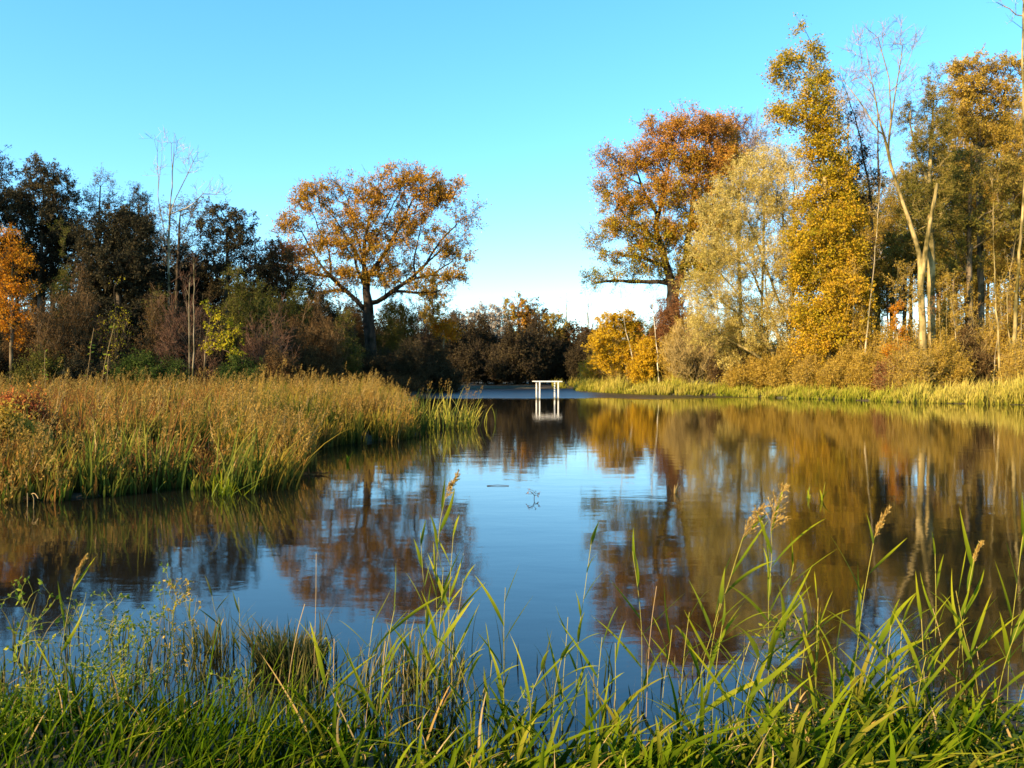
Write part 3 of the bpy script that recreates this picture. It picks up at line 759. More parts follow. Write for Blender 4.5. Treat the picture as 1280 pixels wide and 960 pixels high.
shrub('dark scrub left of the small fiery orange tree', 84, 505, 415, 60, 'lf_dark', nl=6, n=120)

for i in range(19):
    rr = np.random.default_rng(700 + i)
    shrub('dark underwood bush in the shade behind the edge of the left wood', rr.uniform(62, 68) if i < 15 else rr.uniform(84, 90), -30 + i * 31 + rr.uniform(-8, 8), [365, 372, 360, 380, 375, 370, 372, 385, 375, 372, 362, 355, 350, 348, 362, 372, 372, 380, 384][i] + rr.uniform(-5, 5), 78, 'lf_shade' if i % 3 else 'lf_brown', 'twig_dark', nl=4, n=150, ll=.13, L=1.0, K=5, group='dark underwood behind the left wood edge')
# =================================================================== far end of the pond
FW = dict(K=4, L=1.1, M=2, nl=4, ll=.22, asp=.6, tw=.02, rtip=.03, step=1.2)
far = [('bare grey tree at the left end of the far wood', 586, 386, 20, None, 'twig_grey'), ('bare pale-tipped tree in the far wood, right of the grey one', 606, 382, 18, None, 'twig_grey'),
       ('pale feathery bare tree in the middle of the far wood', 624, 384, 18, None, 'twig_grey'), ('round russet oak, highest of the far wood', 648, 372, 34, 'lf_oak_rust', 'twig_dark'),
       ('dark gappy oak touching the russet oak on its right', 668, 380, 26, 'lf_brown', 'twig_dark'), ('brown oak with a lopsided crown above the white frame', 692, 392, 30, 'lf_goldbrown', 'twig_brown'),
       ('tawny tree at the right end of the far wood', 716, 404, 30, 'lf_brown', 'twig_brown'), ('low brown tree half hidden by the golden bush of the right bank', 738, 408, 30, 'lf_brown', 'twig_red'),
       ('short dark tree at the left end of the far wood', 570, 392, 24, 'lf_brown', 'twig_dark')]
for label, px, top, wd, leaf, tw in far:
    D = 112
    tree('far_tree', label, 'tree', D, [(px, 478), (px + 1, 440), (px, top + 22), (px + 1, top + 6)], .3,
         [(px, top + 7, wd * .34, 7), (px - wd * .25, top + 18, wd * .34, 10), (px + wd * .25, top + 20, wd * .34, 11), (px, top + 34, wd * .5, 12), (px, top + 54, wd * .5, 14)], leaf, 'bark_mid', tw, dens=1.1, **FW)
for i, (px, top, wd) in enumerate([(556, 396, 54), (576, 398, 50), (598, 394, 54), (620, 392, 54), (642, 400, 54), (662, 398, 50), (682, 402, 54), (706, 410, 50), (592, 432, 70), (622, 436, 66), (652, 436, 70), (690, 436, 60), (560, 436, 66), (728, 414, 54), (748, 412, 50), (735, 440, 66), (640, 420, 70)]):
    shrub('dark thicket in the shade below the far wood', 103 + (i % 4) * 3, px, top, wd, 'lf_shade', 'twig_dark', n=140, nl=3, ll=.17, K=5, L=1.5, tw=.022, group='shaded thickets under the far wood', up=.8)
for px, top, wd, label in [(764, 420, 44, 'brown thicket far behind the golden-orange tree'), (795, 402, 50, 'brown thicket far behind the first birch stem'), (884, 400, 60, 'brown thicket far behind the fuzzy bush of the right bank'), (912, 395, 60, 'brown thicket far behind the dusky hollow under the willow'), (830, 396, 56, 'brown thicket far behind the second birch stem')]:
    shrub(label, 98, px, top, wd, 'lf_brown', 'twig_brown', n=150, nl=3, ll=.16, K=5, L=1.4, tw=.02, up=.8)
for label, px, top in [('faint bare poplar far beyond the end of the pond, left of two', 708, 366), ('faint bare poplar far beyond the end of the pond, right of two', 735, 364), ]:
    tree('poplar_tree', label, 'poplar', 170, [(px, 474), (px, 430), (px, top)], .3, [(px, top + 10, 7, 12), (px, top + 30, 10, 16), (px, top + 50, 10, 14)], None, 'bark_pale', 'twig_grey', dens=.35, step=1.6, rtip=.03, K=3, L=1.6, M=2, tw=.015, up=.9)

# =================================================================== the right bank
tree('golden_tree', 'small golden-orange tree leaning over the tip of the right bank', 'tree', 72, [(786, 474), (782, 455), (772, 430), (764, 408)], .1,
     [(762, 403, 14, 10), (752, 428, 15, 14), (772, 418, 18, 15), (757, 450, 15, 12), (778, 442, 18, 14), (784, 403, 14, 14)], 'lf_yellow', 'bark_gold', 'twig_gold', dens=3., K=4, L=.7, M=2, nl=6, ll=.13, asp=.6)
pole_tree('slim white birch stem leaning left behind the golden-orange tree', 71, [(794, 474), (790, 445), (783, 415), (778, 385), (774, 345)], .13, 'twig_grey', 'birch tree', 'birch_tree', bark='bark_birch', L=1.1)
pole_tree('slim white birch stem standing alone below the rust oak', 70, [(824, 474), (822, 445), (818, 415), (815, 385), (815, 355)], .11, 'twig_grey', 'birch tree', 'birch_tree', bark='bark_birch', L=1.1)
shrub('orange-brown bush between the golden-orange tree and the first birch stem', 75, 800, 384, 60, 'lf_oak_rust', 'twig_brown', nl=6, n=120, ll=.12)
shrub('clear yellow bush between the two birch stems', 72, 806, 416, 46, 'lf_yellow', 'twig_gold', nl=6, n=90, ll=.11)
shrub('broad olive-gold bush right of the second birch stem', 70, 850, 402, 66, 'lf_goldbrown', 'twig_gold', nl=6, n=140, ll=.11)
shrub('fuzzy brown leafless bush in front of the rust oak trunk', 66, 876, 338, 92, None, 'twig_gold', n=200, K=5, L=.8, tw=.013)
shrub('brown bush at the foot of the rust oak', 72, 842, 340, 84, 'lf_rust', 'twig_brown', nl=3, n=170, ll=.12)
shrub('dusky hollow bush low under the willow', 62, 920, 424, 60, 'lf_brown', 'twig_dark', nl=3, n=110)
tree('twiggy_tree', 'rounded russet-grey twiggy crown showing between the rust oak and the willow', 'tree', 90, [(925, 470), (925, 380), (922, 280), (925, 200)], .35,
     [(925, 160, 22, 16), (905, 180, 20, 18), (940, 185, 18, 18), (922, 205, 30, 20), (915, 240, 30, 22)], 'lf_rust', 'bark_mid', 'twig_red', dens=1.5, K=5, L=1.2, M=3, nl=2, ll=.13, tw=.016, leafy=.5)
pole_tree('broken pale birch spike above the willow', 66, [(962, 470), (958, 380), (952, 280), (944, 225), (940, 185)], .16, 'twig_grey', 'birch tree', 'birch_tree', bark='bark_birch', L=1.0)
# the willow
tree('willow_tree', 'huge silvery-gold willow with a domed crown and several leaning stems', 'willow', 60,
     [(990, 478), (990, 420), (991, 350), (992, 290), (990, 245)], .24,
     [(955, 205, 34, 18), (985, 215, 30, 26), (925, 235, 34, 24), (965, 245, 40, 28), (905, 270, 34, 28), (945, 285, 40, 30), (985, 280, 30, 34), (890, 315, 30, 30), (930, 330, 40, 30), (970, 335, 36, 34),
      (890, 365, 34, 26), (930, 380, 40, 26), (975, 385, 34, 30), (900, 410, 40, 22), (950, 420, 40, 20), (990, 340, 20, 40), (1000, 410, 24, 24)],
     'lf_willow', 'bark_gold', 'twig_gold', limbs=[[(988, 468), (968, 400), (940, 335), (925, 300)], [(990, 420), (965, 350), (945, 290), (935, 262)], [(984, 465), (950, 415), (915, 385)], [(990, 470), (940, 440), (905, 420)], [(975, 460), (935, 385), (900, 340)]],
     dens=1.6, bald=.14, K=5, L=1.15, M=3, nl=5, ll=.14, asp=.26, tw=.011, up=.35, rtip=.014, hang=.1, align=.8, flare=.2, hg=.3)
# the ivy tree
tree('ivy_tree', 'tall column of a tree wrapped in orange and olive ivy with a crooked leafy top', 'ivy-clad tree', 56,
     [(1035, 478), (1034, 400), (1034, 320), (1032, 250), (1026, 190), (1018, 140), (1020, 95), (1014, 62)], .34,
     [(1001, 38, 7, 4, .7), (1016, 72, 8, 14), (990, 76, 18, 8, .8), (972, 92, 12, 11, .8), (990, 105, 12, 8, .6), (1022, 100, 14, 16), (1014, 130, 20, 14), (968, 142, 13, 8), (988, 152, 20, 10), (1024, 160, 24, 18), (1030, 190, 26, 20),
      (1038, 220, 28, 20), (1032, 250, 34, 22), (1046, 275, 32, 22), (1026, 300, 36, 24), (1050, 320, 34, 26), (1024, 345, 36, 24), (1048, 370, 36, 26), (1024, 395, 36, 24), (1045, 415, 34, 22), (1022, 435, 26, 18), (1000, 320, 16, 30)],
     'lf_ivy', 'bark_gold', 'twig_gold', limbs=[[(1018, 130), (1005, 100), (985, 80), (970, 95)], [(1024, 170), (1000, 152), (966, 142)], [(1016, 80), (1010, 55), (1001, 38)]],
     dens=2.2, K=5, L=1.0, M=2, nl=6, ll=.13, asp=.75, tw=.012, hg=-.25, scat=.14, crown='ivy', bald=.06)
# the two-stemmed bare tree
tree('forked_tree', 'thick pale-barked tree forking low, its left limb ending in a wide bare crown', 'tree', 53,
     [(1154, 482), (1153, 420), (1150, 360), (1148, 318), (1138, 285), (1128, 255), (1118, 225), (1108, 190), (1112, 150), (1118, 110), (1126, 60)], .46,
     [(1070, 60, 14, 18), (1092, 48, 14, 16), (1118, 48, 14, 18), (1136, 60, 10, 16), (1065, 95, 16, 16), (1090, 95, 20, 22), (1125, 100, 14, 20), (1058, 125, 12, 14), (1085, 140, 16, 16), (1140, 120, 8, 14)],
     None, 'bark_gold', 'twig_mauve', limbs=[[(1150, 350), (1153, 310), (1157, 270), (1158, 235)], [(1108, 190), (1095, 150), (1085, 110), (1075, 65)], [(1104, 180), (1080, 140), (1062, 118), (1050, 100)], [(1112, 150), (1108, 100), (1095, 50)], [(1116, 120), (1130, 80), (1136, 50)]],
     dens=1.1, rtip=.011, K=5, L=1.0, M=3, tw=.015, up=.4, flare=.35)
tree('ivy_tree', 'dark brown-green ivy-wrapped stem with twin pointed tops behind the forked tree', 'ivy-clad tree', 54.5,
     [(1166, 478), (1164, 400), (1162, 300), (1160, 220), (1164, 140), (1166, 105)], .26,
     [(1165, 100, 7, 14), (1162, 125, 14, 18), (1160, 155, 20, 20), (1134, 150, 10, 22), (1140, 185, 20, 20), (1172, 185, 18, 20), (1158, 215, 34, 20), (1140, 245, 26, 18), (1175, 240, 20, 20), (1150, 275, 30, 18), (1182, 150, 8, 24)],
     'lf_pine', 'bark_gold', 'twig_gold', limbs=[[(1161, 230), (1140, 190), (1132, 140)]], dens=2.8, K=4, L=.7, M=2, nl=7, ll=.12, asp=.3, tw=.011, hg=.4, crown='ivy')
tree('bare_tree', 'dark leafless tree with drooping ivy-hung limbs left of the wide bare crown', 'tree', 62,
     [(1086, 475), (1088, 380), (1090, 300), (1086, 240), (1076, 190), (1066, 145), (1052, 108)], .24,
     [(1050, 105, 10, 12, .0), (1062, 150, 10, 18, .3), (1075, 195, 12, 20, .6), (1066, 225, 14, 18), (1060, 250, 14, 16), (1095, 230, 10, 16, .6), (1078, 260, 18, 14, .8)], 'lf_dark', 'bark_mid', 'twig_dark',
     limbs=[[(1088, 290), (1070, 245), (1060, 190)]], dens=1.6, K=4, L=.9, M=2, nl=5, ll=.13)
pole_tree('long thin pale stem leaning right of the orange ivy column', 52, [(1076, 478), (1084, 410), (1091, 340), (1096, 270), (1100, 215)], .13, 'twig_grey', 'tree', 'bare_tree', bark='bark_pale')
# tall leafy trees at the right
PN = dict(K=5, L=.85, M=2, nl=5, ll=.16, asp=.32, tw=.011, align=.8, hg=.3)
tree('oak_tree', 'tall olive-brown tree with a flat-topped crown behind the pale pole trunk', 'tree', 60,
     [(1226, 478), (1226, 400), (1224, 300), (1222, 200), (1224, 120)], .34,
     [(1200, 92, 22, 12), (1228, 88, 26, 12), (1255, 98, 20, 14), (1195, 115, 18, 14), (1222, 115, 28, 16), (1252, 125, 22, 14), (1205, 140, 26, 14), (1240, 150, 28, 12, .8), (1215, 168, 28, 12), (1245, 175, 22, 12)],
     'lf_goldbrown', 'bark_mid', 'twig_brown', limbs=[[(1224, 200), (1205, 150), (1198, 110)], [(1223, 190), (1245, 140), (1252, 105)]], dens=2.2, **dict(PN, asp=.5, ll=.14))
tree('pine_tree', 'bronze-green layered pine below the flat-topped crown', 'pine', 57,
     [(1212, 478), (1212, 400), (1210, 300), (1212, 215), (1214, 190)], .24,
     [(1205, 200, 26, 10), (1240, 212, 28, 10), (1190, 222, 20, 9), (1222, 232, 34, 10), (1255, 240, 22, 9), (1195, 250, 28, 9), (1235, 262, 32, 9), (1190, 280, 26, 9), (1225, 290, 30, 9), (1260, 285, 20, 9), (1185, 310, 22, 8), (1215, 325, 30, 8), (1180, 338, 24, 7)],
     'lf_pine', 'bark_mid', 'twig_brown', dens=2.4, lift=.02, **PN)
tree('broadleaf_tree', 'golden-brown tree with hanging lower boughs at the right edge', 'tree', 59,
     [(1262, 478), (1262, 400), (1264, 320), (1264, 230)], .2,
     [(1268, 190, 18, 16), (1262, 225, 20, 16), (1275, 260, 18, 18), (1255, 300, 20, 12), (1285, 310, 20, 20), (1262, 340, 24, 10), (1290, 220, 20, 30)], 'lf_goldbrown', 'bark_mid', 'twig_brown', dens=2., **PN)
tree('poplar_tree', 'tall pale pole trunk at the right edge reaching out of the top of the photo', 'poplar', 50,
     [(1264, 482), (1268, 400), (1274, 300), (1279, 220), (1277, 140), (1275, 70), (1276, -10)], .21,
     [(1252, 8, 12, 10), (1268, -10, 16, 14), (1290, 10, 14, 16), (1262, 100, 10, 8, .7), (1258, 30, 12, 8), (1285, -30, 16, 20)], None, 'bark_gold', 'twig_grey',
     limbs=[[(1276, 30), (1260, 12), (1245, 2)], [(1276, 110), (1264, 102), (1254, 104)]], dens=1., rtip=.016, K=4, L=.7, M=2, tw=.010, flare=.3)
pole_tree('slim mossy yellow trunk left of the pole trunk, broken off half way up', 50, [(1251, 480), (1247, 420), (1242, 340), (1240, 270), (1238, 215)], .15, 'twig_gold', 'tree', 'bare_tree', bark='bark_gold', nb=5)
pole_tree('thin pale stem bending left at the foot of the pole trunk', 49, [(1268, 480), (1262, 430), (1258, 390), (1262, 340), (1270, 290)], .10, 'twig_gold', 'sapling', 'sapling', bark='bark_gold')
tree('conifer_tree', 'dark-stemmed conifer seen against the light gap left of the forked tree', 'conifer', 66, [(1128, 474), (1129, 400), (1130, 330), (1130, 290)], .28,
     [(1130, 300, 24, 9), (1110, 318, 18, 7), (1140, 325, 20, 8), (1118, 345, 20, 6), (1112, 372, 12, 4, .6)], 'lf_pine', 'bark_mid', 'twig_brown', dens=1.6, lift=.02, **dict(PN, hg=.3))
for label, px, top, D, r in [('thin dark trunk in the light gap left of the forked tree', 1116, 312, 68, .09), ('dark slender trunk just right of the orange sapling', 1108, 330, 70, .07), ('grey trunk standing back between the forked tree and the pine', 1192, 300, 66, .13),
                             ('dusky trunk right of the pine stem', 1206, 310, 70, .11), ('brown trunk in the gap left of the broken mossy trunk', 1232, 320, 68, .12), ('thin grey trunk right behind the broken mossy trunk', 1246, 300, 72, .10),
                             ('dark trunk between the broken mossy trunk and the pole trunk', 1256, 310, 66, .10), ('thin trunk well back right of the forked tree', 1180, 320, 74, .09)]:
    tree('slim_tree', label, 'tree', D, [(px, 474), (px + 2, 420), (px - 1, 360), (px + 1, top)], r, [(px, top + 4, 12, 10), (px + 4, top + 24, 14, 8), (px - 4, top - 14, 14, 10)], 'lf_pine', 'bark_dark' if label.startswith('d') else 'bark_mid', 'twig_brown', dens=1.6, **PN)
tree('orange_sapling', 'orange-leaved sapling under the light gap left of the forked tree', 'sapling', 51, [(1128, 482), (1126, 450), (1121, 420), (1119, 385)], .05,
     [(1119, 392, 6, 12), (1122, 412, 9, 10), (1128, 432, 12, 9), (1114, 440, 10, 8)], 'lf_orange', 'bark_gold', 'twig_gold', dens=3.5, step=.4, K=4, L=.45, M=2, nl=4, ll=.09, leafy=.8)
pole_tree('thin upright rusty sapling right of the forked trunk', 50, [(1180, 482), (1177, 440), (1174, 400), (1172, 372)], .05, 'twig_gold', 'sapling', 'sapling', bark='bark_gold', leaf='lf_rust', nl=3, ll=.09)
# undergrowth of the right bank
for label, px, top, D, wd, leaf, tw in [
        ('tall golden-brown twiggy thicket between the willow and the forked tree', 1080, 372, 58, 66, 'lf_goldbrown', 'twig_gold'), ('tall brown twiggy thicket just left of the forked trunk', 1128, 400, 55, 50, 'lf_goldbrown', 'twig_brown'),
        ('tall russet-gold thicket right of the forked trunk', 1186, 350, 56, 60, 'lf_goldbrown', 'twig_gold'), ('high brown thicket under the layered pine', 1218, 372, 57, 50, 'lf_brown', 'twig_brown'),
        ('high reddish-brown thicket at the right edge of the photo', 1274, 340, 53, 56, 'lf_goldbrown', 'twig_red'), ('high thicket between the broken mossy trunk and the pole trunk', 1250, 396, 58, 48, 'lf_goldbrown', 'twig_brown'),
        ('tall tawny thicket behind the foot of the ivy column', 1010, 400, 62, 70, 'lf_goldbrown', 'twig_gold'), ('tall thicket of pale twigs under the left half of the willow', 905, 392, 64, 64, 'lf_willow', 'twig_gold'),
        ('olive-gold thicket behind the leaning willow stems', 960, 380, 66, 70, 'lf_willow', 'twig_gold'), ('brown thicket back behind the ivy column', 1055, 345, 68, 60, 'lf_brown', 'twig_brown'),
        ('grey-brown thicket far back at the right edge', 1300, 330, 60, 60, 'lf_brown', 'twig_red')]:
    shrub(label, D, px, top, wd, leaf, tw, name='thicket', cat='thicket', nl=3, n=150, K=5, L=.8, tw=.011, ll=.10, stems=9)
tree('rust_tree', 'rust-brown twiggy tree pressed against the right side of the orange ivy column', 'tree', 60, [(1074, 478), (1074, 400), (1073, 320), (1074, 270)], .16,
     [(1074, 268, 14, 14), (1068, 300, 18, 18), (1080, 330, 18, 18), (1066, 360, 18, 18), (1078, 395, 18, 18), (1070, 430, 18, 14)], 'lf_goldbrown', 'bark_mid', 'twig_red', dens=1.2, K=5, L=1.1, M=3, nl=2, ll=.11)
for label, px, top, D, wd in [('misty leafless crown of fine twigs behind the ivy column', 1058, 120, 78, 60), ('fine reddish leafless crown behind the top of the willow', 952, 150, 84, 44), ('fine leafless crown behind the bare forked limbs', 1095, 110, 80, 46)]:
    tree('bare_tree', label, 'tree', D, [(px, 474), (px, 380), (px + 2, 280), (px, top + 30)], .22, [(px, top + 12, wd * .3, 14), (px - wd * .25, top + 40, wd * .3, 26), (px + wd * .25, top + 45, wd * .3, 26), (px, top + 90, wd * .45, 34)], None, 'bark_mid', 'twig_mauve',
         dens=1.0, K=5, L=1.3, M=3, tw=.014, up=.5, rtip=.012)
for i, (px, top, D) in enumerate([(1046, 270, 74), (1080, 290, 72), (1150, 225, 74), (1128, 215, 80), (1062, 215, 82), (1092, 225, 84), (1300, 120, 68), (1206, 120, 80), (1112, 262, 74), (1136, 250, 72), (1172, 200, 70), (1192, 150, 74), (1218, 170, 76), (1244, 150, 74), (1268, 130, 72), (1096, 300, 76), (1072, 240, 78), (1232, 290, 70), (1262, 300, 66), (1186, 310, 68), (1190, 230, 68), (1215, 210, 72), (1245, 220, 70), (1275, 200, 66), (1300, 180, 62), (1330, 180, 58), (1170, 280, 75)]):
    tree('broadleaf_tree', 'bronze-brown tree at the back of the right wood, filling gaps behind nearer trunks', 'tree', D, [(px, 474), (px + 2, 380), (px, top + 20)], .2,
         [(px, top + 12, 20, 14), (px - 12, top + 36, 24, 18), (px + 12, top + 50, 24, 18), (px, top + 84, 28, 18), (px + (i % 3 - 1) * 10, top + 118, 24, 14)], 'lf_goldbrown' if i % 4 else 'lf_pine', 'bark_mid', 'twig_brown', group='bronze trees at the back of the right wood', dens=1.5, **dict(PN, L=1.1))
ug = [('golden-brown leafy bush under the willow stems', 60, 955, 432, 50, 'lf_goldbrown', 4), ('twiggy brown bush at the foot of the ivy column', 54, 1010, 436, 50, 'lf_goldbrown', 2), ('yellow-leaved bush right of the ivy column foot', 53, 1058, 434, 50, 'lf_goldbrown', 5),
      ('tan bush in front of the long thin leaning stem', 51, 1085, 440, 46, 'lf_goldbrown', 4), ('brown leafless bush left of the forked trunk', 51, 1136, 428, 46, 'lf_goldbrown', 1), ('russet bush right of the forked trunk', 52, 1182, 416, 50, 'lf_goldbrown', 3),
      ('brown bush below the pine', 53, 1208, 404, 46, 'lf_brown', 3), ('reddish bare bush at the right edge', 48, 1276, 420, 50, 'lf_goldbrown', 1), ('dim brown bush behind the broken mossy trunk', 55, 1232, 424, 44, 'lf_brown', 2),
      ('amber bush in the middle of the right bank', 56, 985, 425, 40, 'lf_goldbrown', 4), ('low leafy bush by the water below the ivy column', 50, 1035, 452, 50, 'lf_goldbrown', 3), ('low tawny bush by the water below the forked tree', 49.5, 1105, 450, 46, 'lf_goldbrown', 3),
      ('brown bush back in the shade behind the forked tree', 60, 1160, 410, 60, 'lf_brown', 3), ('low bush by the water below the willow', 56, 940, 456, 60, 'lf_goldbrown', 4), ('brush of brown twigs below the orange sapling', 52, 1120, 440, 40, 'lf_rust', 2)]
for label, D, px, top, wd, leaf, nl in ug:
    shrub(label, D, px, top, wd, leaf, 'twig_gold', nl=nl + 1, n=120, K=5, L=.8, tw=.011, ll=.095)
for i in range(18):
    rr = np.random.default_rng(760 + i); px = 748 + i * 32 + rr.uniform(-8, 8)
    shrub('golden twiggy bush in the thicket along the right bank', bank_D(px) + rr.uniform(4.5, 8), px, rr.uniform(398, 440) - (12 if px > 1150 else 0), rr.uniform(56, 84), 'lf_yellow' if i in (0, 2) else 'lf_goldbrown', 'twig_gold', nl=2, n=150, K=5, L=.95, tw=.012, ll=.10, up=1.0, stems=9, group='golden thicket bushes of the right bank')
for i in range(22):
    rr = np.random.default_rng(860 + i); px = 880 + i * 19 + rr.uniform(-7, 7); top = rr.uniform(325, 405); ln = rr.uniform(-12, 12)
    pole_tree('thin pale upright sapling in the golden scrub of the right bank', bank_D(px) + rr.uniform(1, 6), [(px, 482), (px + ln * .3, 445), (px + ln * .6, (445 + top) / 2), (px + ln, top)], rr.uniform(.035, .07), 'twig_gold', 'sapling', 'sapling', bark='bark_pale' if i % 2 else 'bark_gold',
              leaf='lf_goldbrown', nl=3, ll=.09, nb=14, L=.8, group='thin saplings in the scrub of the right bank')
# grass along the water's edge
def cond_bank(x, y, rng):
    s = shore_dist(x, y)
    return (s > -.25) & (s < 5.5) & (x > 5) & (rng.uniform(0, 1, len(x)) < np.clip(2. * patch(x, y, 1.2, 2.2) - .3, .15, 1)) & (rng.uniform(0, 1, len(x)) < np.exp(-np.maximum(s, 0) / 3.0))
q = scatter(11, 9000, 5, 46, 42, 100, cond_bank)
rg = np.random.default_rng(5)
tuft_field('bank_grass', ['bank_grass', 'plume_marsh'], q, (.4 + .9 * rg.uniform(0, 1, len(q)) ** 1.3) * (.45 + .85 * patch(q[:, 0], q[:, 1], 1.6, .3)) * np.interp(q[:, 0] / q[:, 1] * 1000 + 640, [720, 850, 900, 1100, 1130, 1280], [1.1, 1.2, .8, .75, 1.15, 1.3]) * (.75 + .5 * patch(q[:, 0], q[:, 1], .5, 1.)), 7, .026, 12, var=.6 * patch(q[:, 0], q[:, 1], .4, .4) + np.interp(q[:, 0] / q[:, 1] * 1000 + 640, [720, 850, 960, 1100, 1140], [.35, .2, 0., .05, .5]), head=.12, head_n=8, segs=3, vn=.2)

# =================================================================== the marsh on the left
def cond_marsh(front):
    def f(x, y, rng):
        s = shore_dist(x, y)
        return (s > -.35) & (y < 52) & (x < -1.5) & (x > -.72 * y - 2) & (rng.uniform(0, 1, len(x)) < np.where(s < front, 1., .4) * np.where((s < .5) & (patch(x, y, 2.2, 2.3) > .42), 1., np.clip(1.9 * patch(x, y, 1.3, .9) - .35, .06, 1))) & (y > 11)
    return f
q = scatter(21, 11000, -38, -1.5, 11.5, 50, cond_marsh(2.5))
pxs = q[:, 0] / q[:, 1] * 1000 + 640
rg = np.random.default_rng(22)
south = np.clip(1 - shore_dist(q[:, 0], q[:, 1]) / 3.0, 0, 1)
hts = (.85 + .85 * rg.uniform(0, 1, len(q)) ** .8) * (.62 + .58 * patch(q[:, 0], q[:, 1], 1.1, 2.)) * np.where(pxs > 300, 1.0, .92)
hts *= np.interp(q[:, 1], [11.5, 13.5, 17, 24, 40], [.45, .60, .76, .88, .9]) * np.interp(pxs, [400, 470, 530, 560], [1, .9, .72, .65])
hts *= 1 - .55 * np.clip(1 - shore_dist(q[:, 0], q[:, 1]) / 1.3, 0, 1) * rg.uniform(0, 1, len(q))
right = pxs + 90 * (patch(q[:, 0], q[:, 1], .5, .7) - .5) > 285
a = q[right]; b = q[~right]
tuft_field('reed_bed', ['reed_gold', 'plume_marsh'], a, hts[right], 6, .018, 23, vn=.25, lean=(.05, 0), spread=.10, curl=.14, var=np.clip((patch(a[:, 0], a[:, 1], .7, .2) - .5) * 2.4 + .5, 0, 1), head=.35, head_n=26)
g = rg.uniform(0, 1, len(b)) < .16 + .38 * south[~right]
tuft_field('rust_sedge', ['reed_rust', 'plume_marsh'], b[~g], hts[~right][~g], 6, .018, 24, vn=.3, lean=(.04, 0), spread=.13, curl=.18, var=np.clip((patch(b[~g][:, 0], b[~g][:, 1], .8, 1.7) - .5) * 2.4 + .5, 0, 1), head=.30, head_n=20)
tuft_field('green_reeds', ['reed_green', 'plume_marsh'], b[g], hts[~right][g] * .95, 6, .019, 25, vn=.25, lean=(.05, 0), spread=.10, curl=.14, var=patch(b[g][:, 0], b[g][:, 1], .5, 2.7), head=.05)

# single coarse stalks standing over the marsh
k = rg.uniform(0, 1, len(q)) < .05
tuft_field('dry_stalks', ['straw', 'plume_marsh'], q[k], hts[k] * rg.uniform(.95, 1.3, k.sum()), 2, .011, 26, lean=(.08, 0), spread=.13, curl=.10, droop=.02, segs=4, head=.8, head_n=26)

# =================================================================== tall clumps and single plants of the marsh edge
def clump(label, px, D, n, h, w, mats, seed, spread=.12, name='reed_clump', cat='reeds', curl=.2, lean=(.05, 0), rad=.25, head=0., z=None, droop=.1, group=None):
    rng = np.random.default_rng(seed)
    x = (px - 640) / F * D
    z = max(gz(x, D), -.06) if z is None else z
    B = np.stack([x + rng.normal(0, rad, n), D + rng.normal(0, rad * .7, n), np.full(n, z - .03)], 1)
    H = h * rng.uniform(.45, 1.05, n)
    m = Mesh()
    root = thing(name, label, cat, (x, D, z), group)
    blades(m, rng, B, H, w * rng.uniform(.7, 1.3, n), rng.normal(0, spread, (n, 2)) + np.array(lean), rng.normal(0, curl, (n, 2)) + np.array(lean), droop * rng.uniform(0, 2.5, n), rng.uniform(0, 1, n), 6, .12)
    m.build('leaves', mats[0], root, (x, D, z))
    if head > 0:
        m = Mesh()
        k = max(2, int(n * head)); q = B[:k].copy()
        hh = h * rng.uniform(.9, 1.15, k); l1 = rng.normal(.03, .06, (k, 2))
        blades(m, rng, q, hh, np.full(k, .005), l1, l1 * .3, np.zeros(k), np.full(k, .8), 4)
        plumes(m, rng, q + np.concatenate([l1 * 1.3 * hh[:, None], hh[:, None]], 1) - UP * .15, 26, .28, np.concatenate([rng.normal(.3, .2, (k, 2)), np.zeros((k, 1))], 1), 1, .05)
        m.build('plumes', [mats[0], 'plume_marsh'], root, (x, D, z))
    return root

clump('tall broad-leaved reed clump leaning right at the corner of the marsh', 298, 12.8, 60, 1.45, .014, ['reed_green'], 301, .10, lean=(.12, 0), curl=.16)
clump('second broad-leaved reed clump with arching pale leaves right of the tall one', 343, 13.1, 40, 1.35, .015, ['reed_gold'], 302, .10, lean=(.20, 0), curl=.22, rad=.16)
clump('low bright green clump standing in the water before the corner of the marsh', 280, 12.4, 30, .55, .012, ['reed_leaf'], 303, .35, rad=.14)
clump('blue-green iris-like clump at the front of the marsh', 112, 12.3, 46, 1.15, .014, ['reed_green'], 304, .07, rad=.16)
clump('yellowish reed clump on the marsh front left of the corner', 190, 13.0, 70, 1.45, .013, ['reed_green'], 305, .09, rad=.3)
clump('leaning straw-coloured reed clump near the middle of the marsh', 215, 14.4, 40, 1.5, .011, ['reed_rust'], 306, .1, lean=(.18, 0), rad=.25)
clump('sunlit yellow-green reed clump off the tip of the marsh', 552, 27.5, 60, 1.55, .018, ['bank_grass'], 307, .12, rad=.42, head=.1, z=-.05)
clump('smaller ragged reed clump, last one off the tip of the marsh', 582, 28, 50, 1.25, .016, ['bank_grass'], 308, .18, rad=.3, head=.16, z=-.05)
clump('sparse drooping stems standing in the water beyond the last reed clump', 607, 30, 9, .9, .014, ['bank_grass'], 309, .35, rad=.35, z=-.05, curl=.4)
clump('dull grey-green reed clump at the marsh tip left of the sunlit clump', 515, 25.5, 80, 1.5, .014, ['reed_green', ], 310, .1, rad=.5)
clump('slim green shoot rising from the water off the marsh bay', 433, 16.8, 5, .4, .02, ['reed_leaf'], 311, .1, rad=.03, z=-.05)
clump('small lone green sprig in the open water on the right', 1027, 11.9, 6, .46, .016, ['reed_leaf'], 312, .07, rad=.02, z=-.05)
clump('smaller sprig left of the lone green one', 1010, 12.1, 4, .30, .014, ['reed_leaf'], 313, .07, rad=.02, z=-.05)
clump('bent tan grass sprig in the water right of the oak reflection', 843, 12.6, 6, .30, .016, ['grass_dry'], 314, .3, rad=.02, z=-.05)

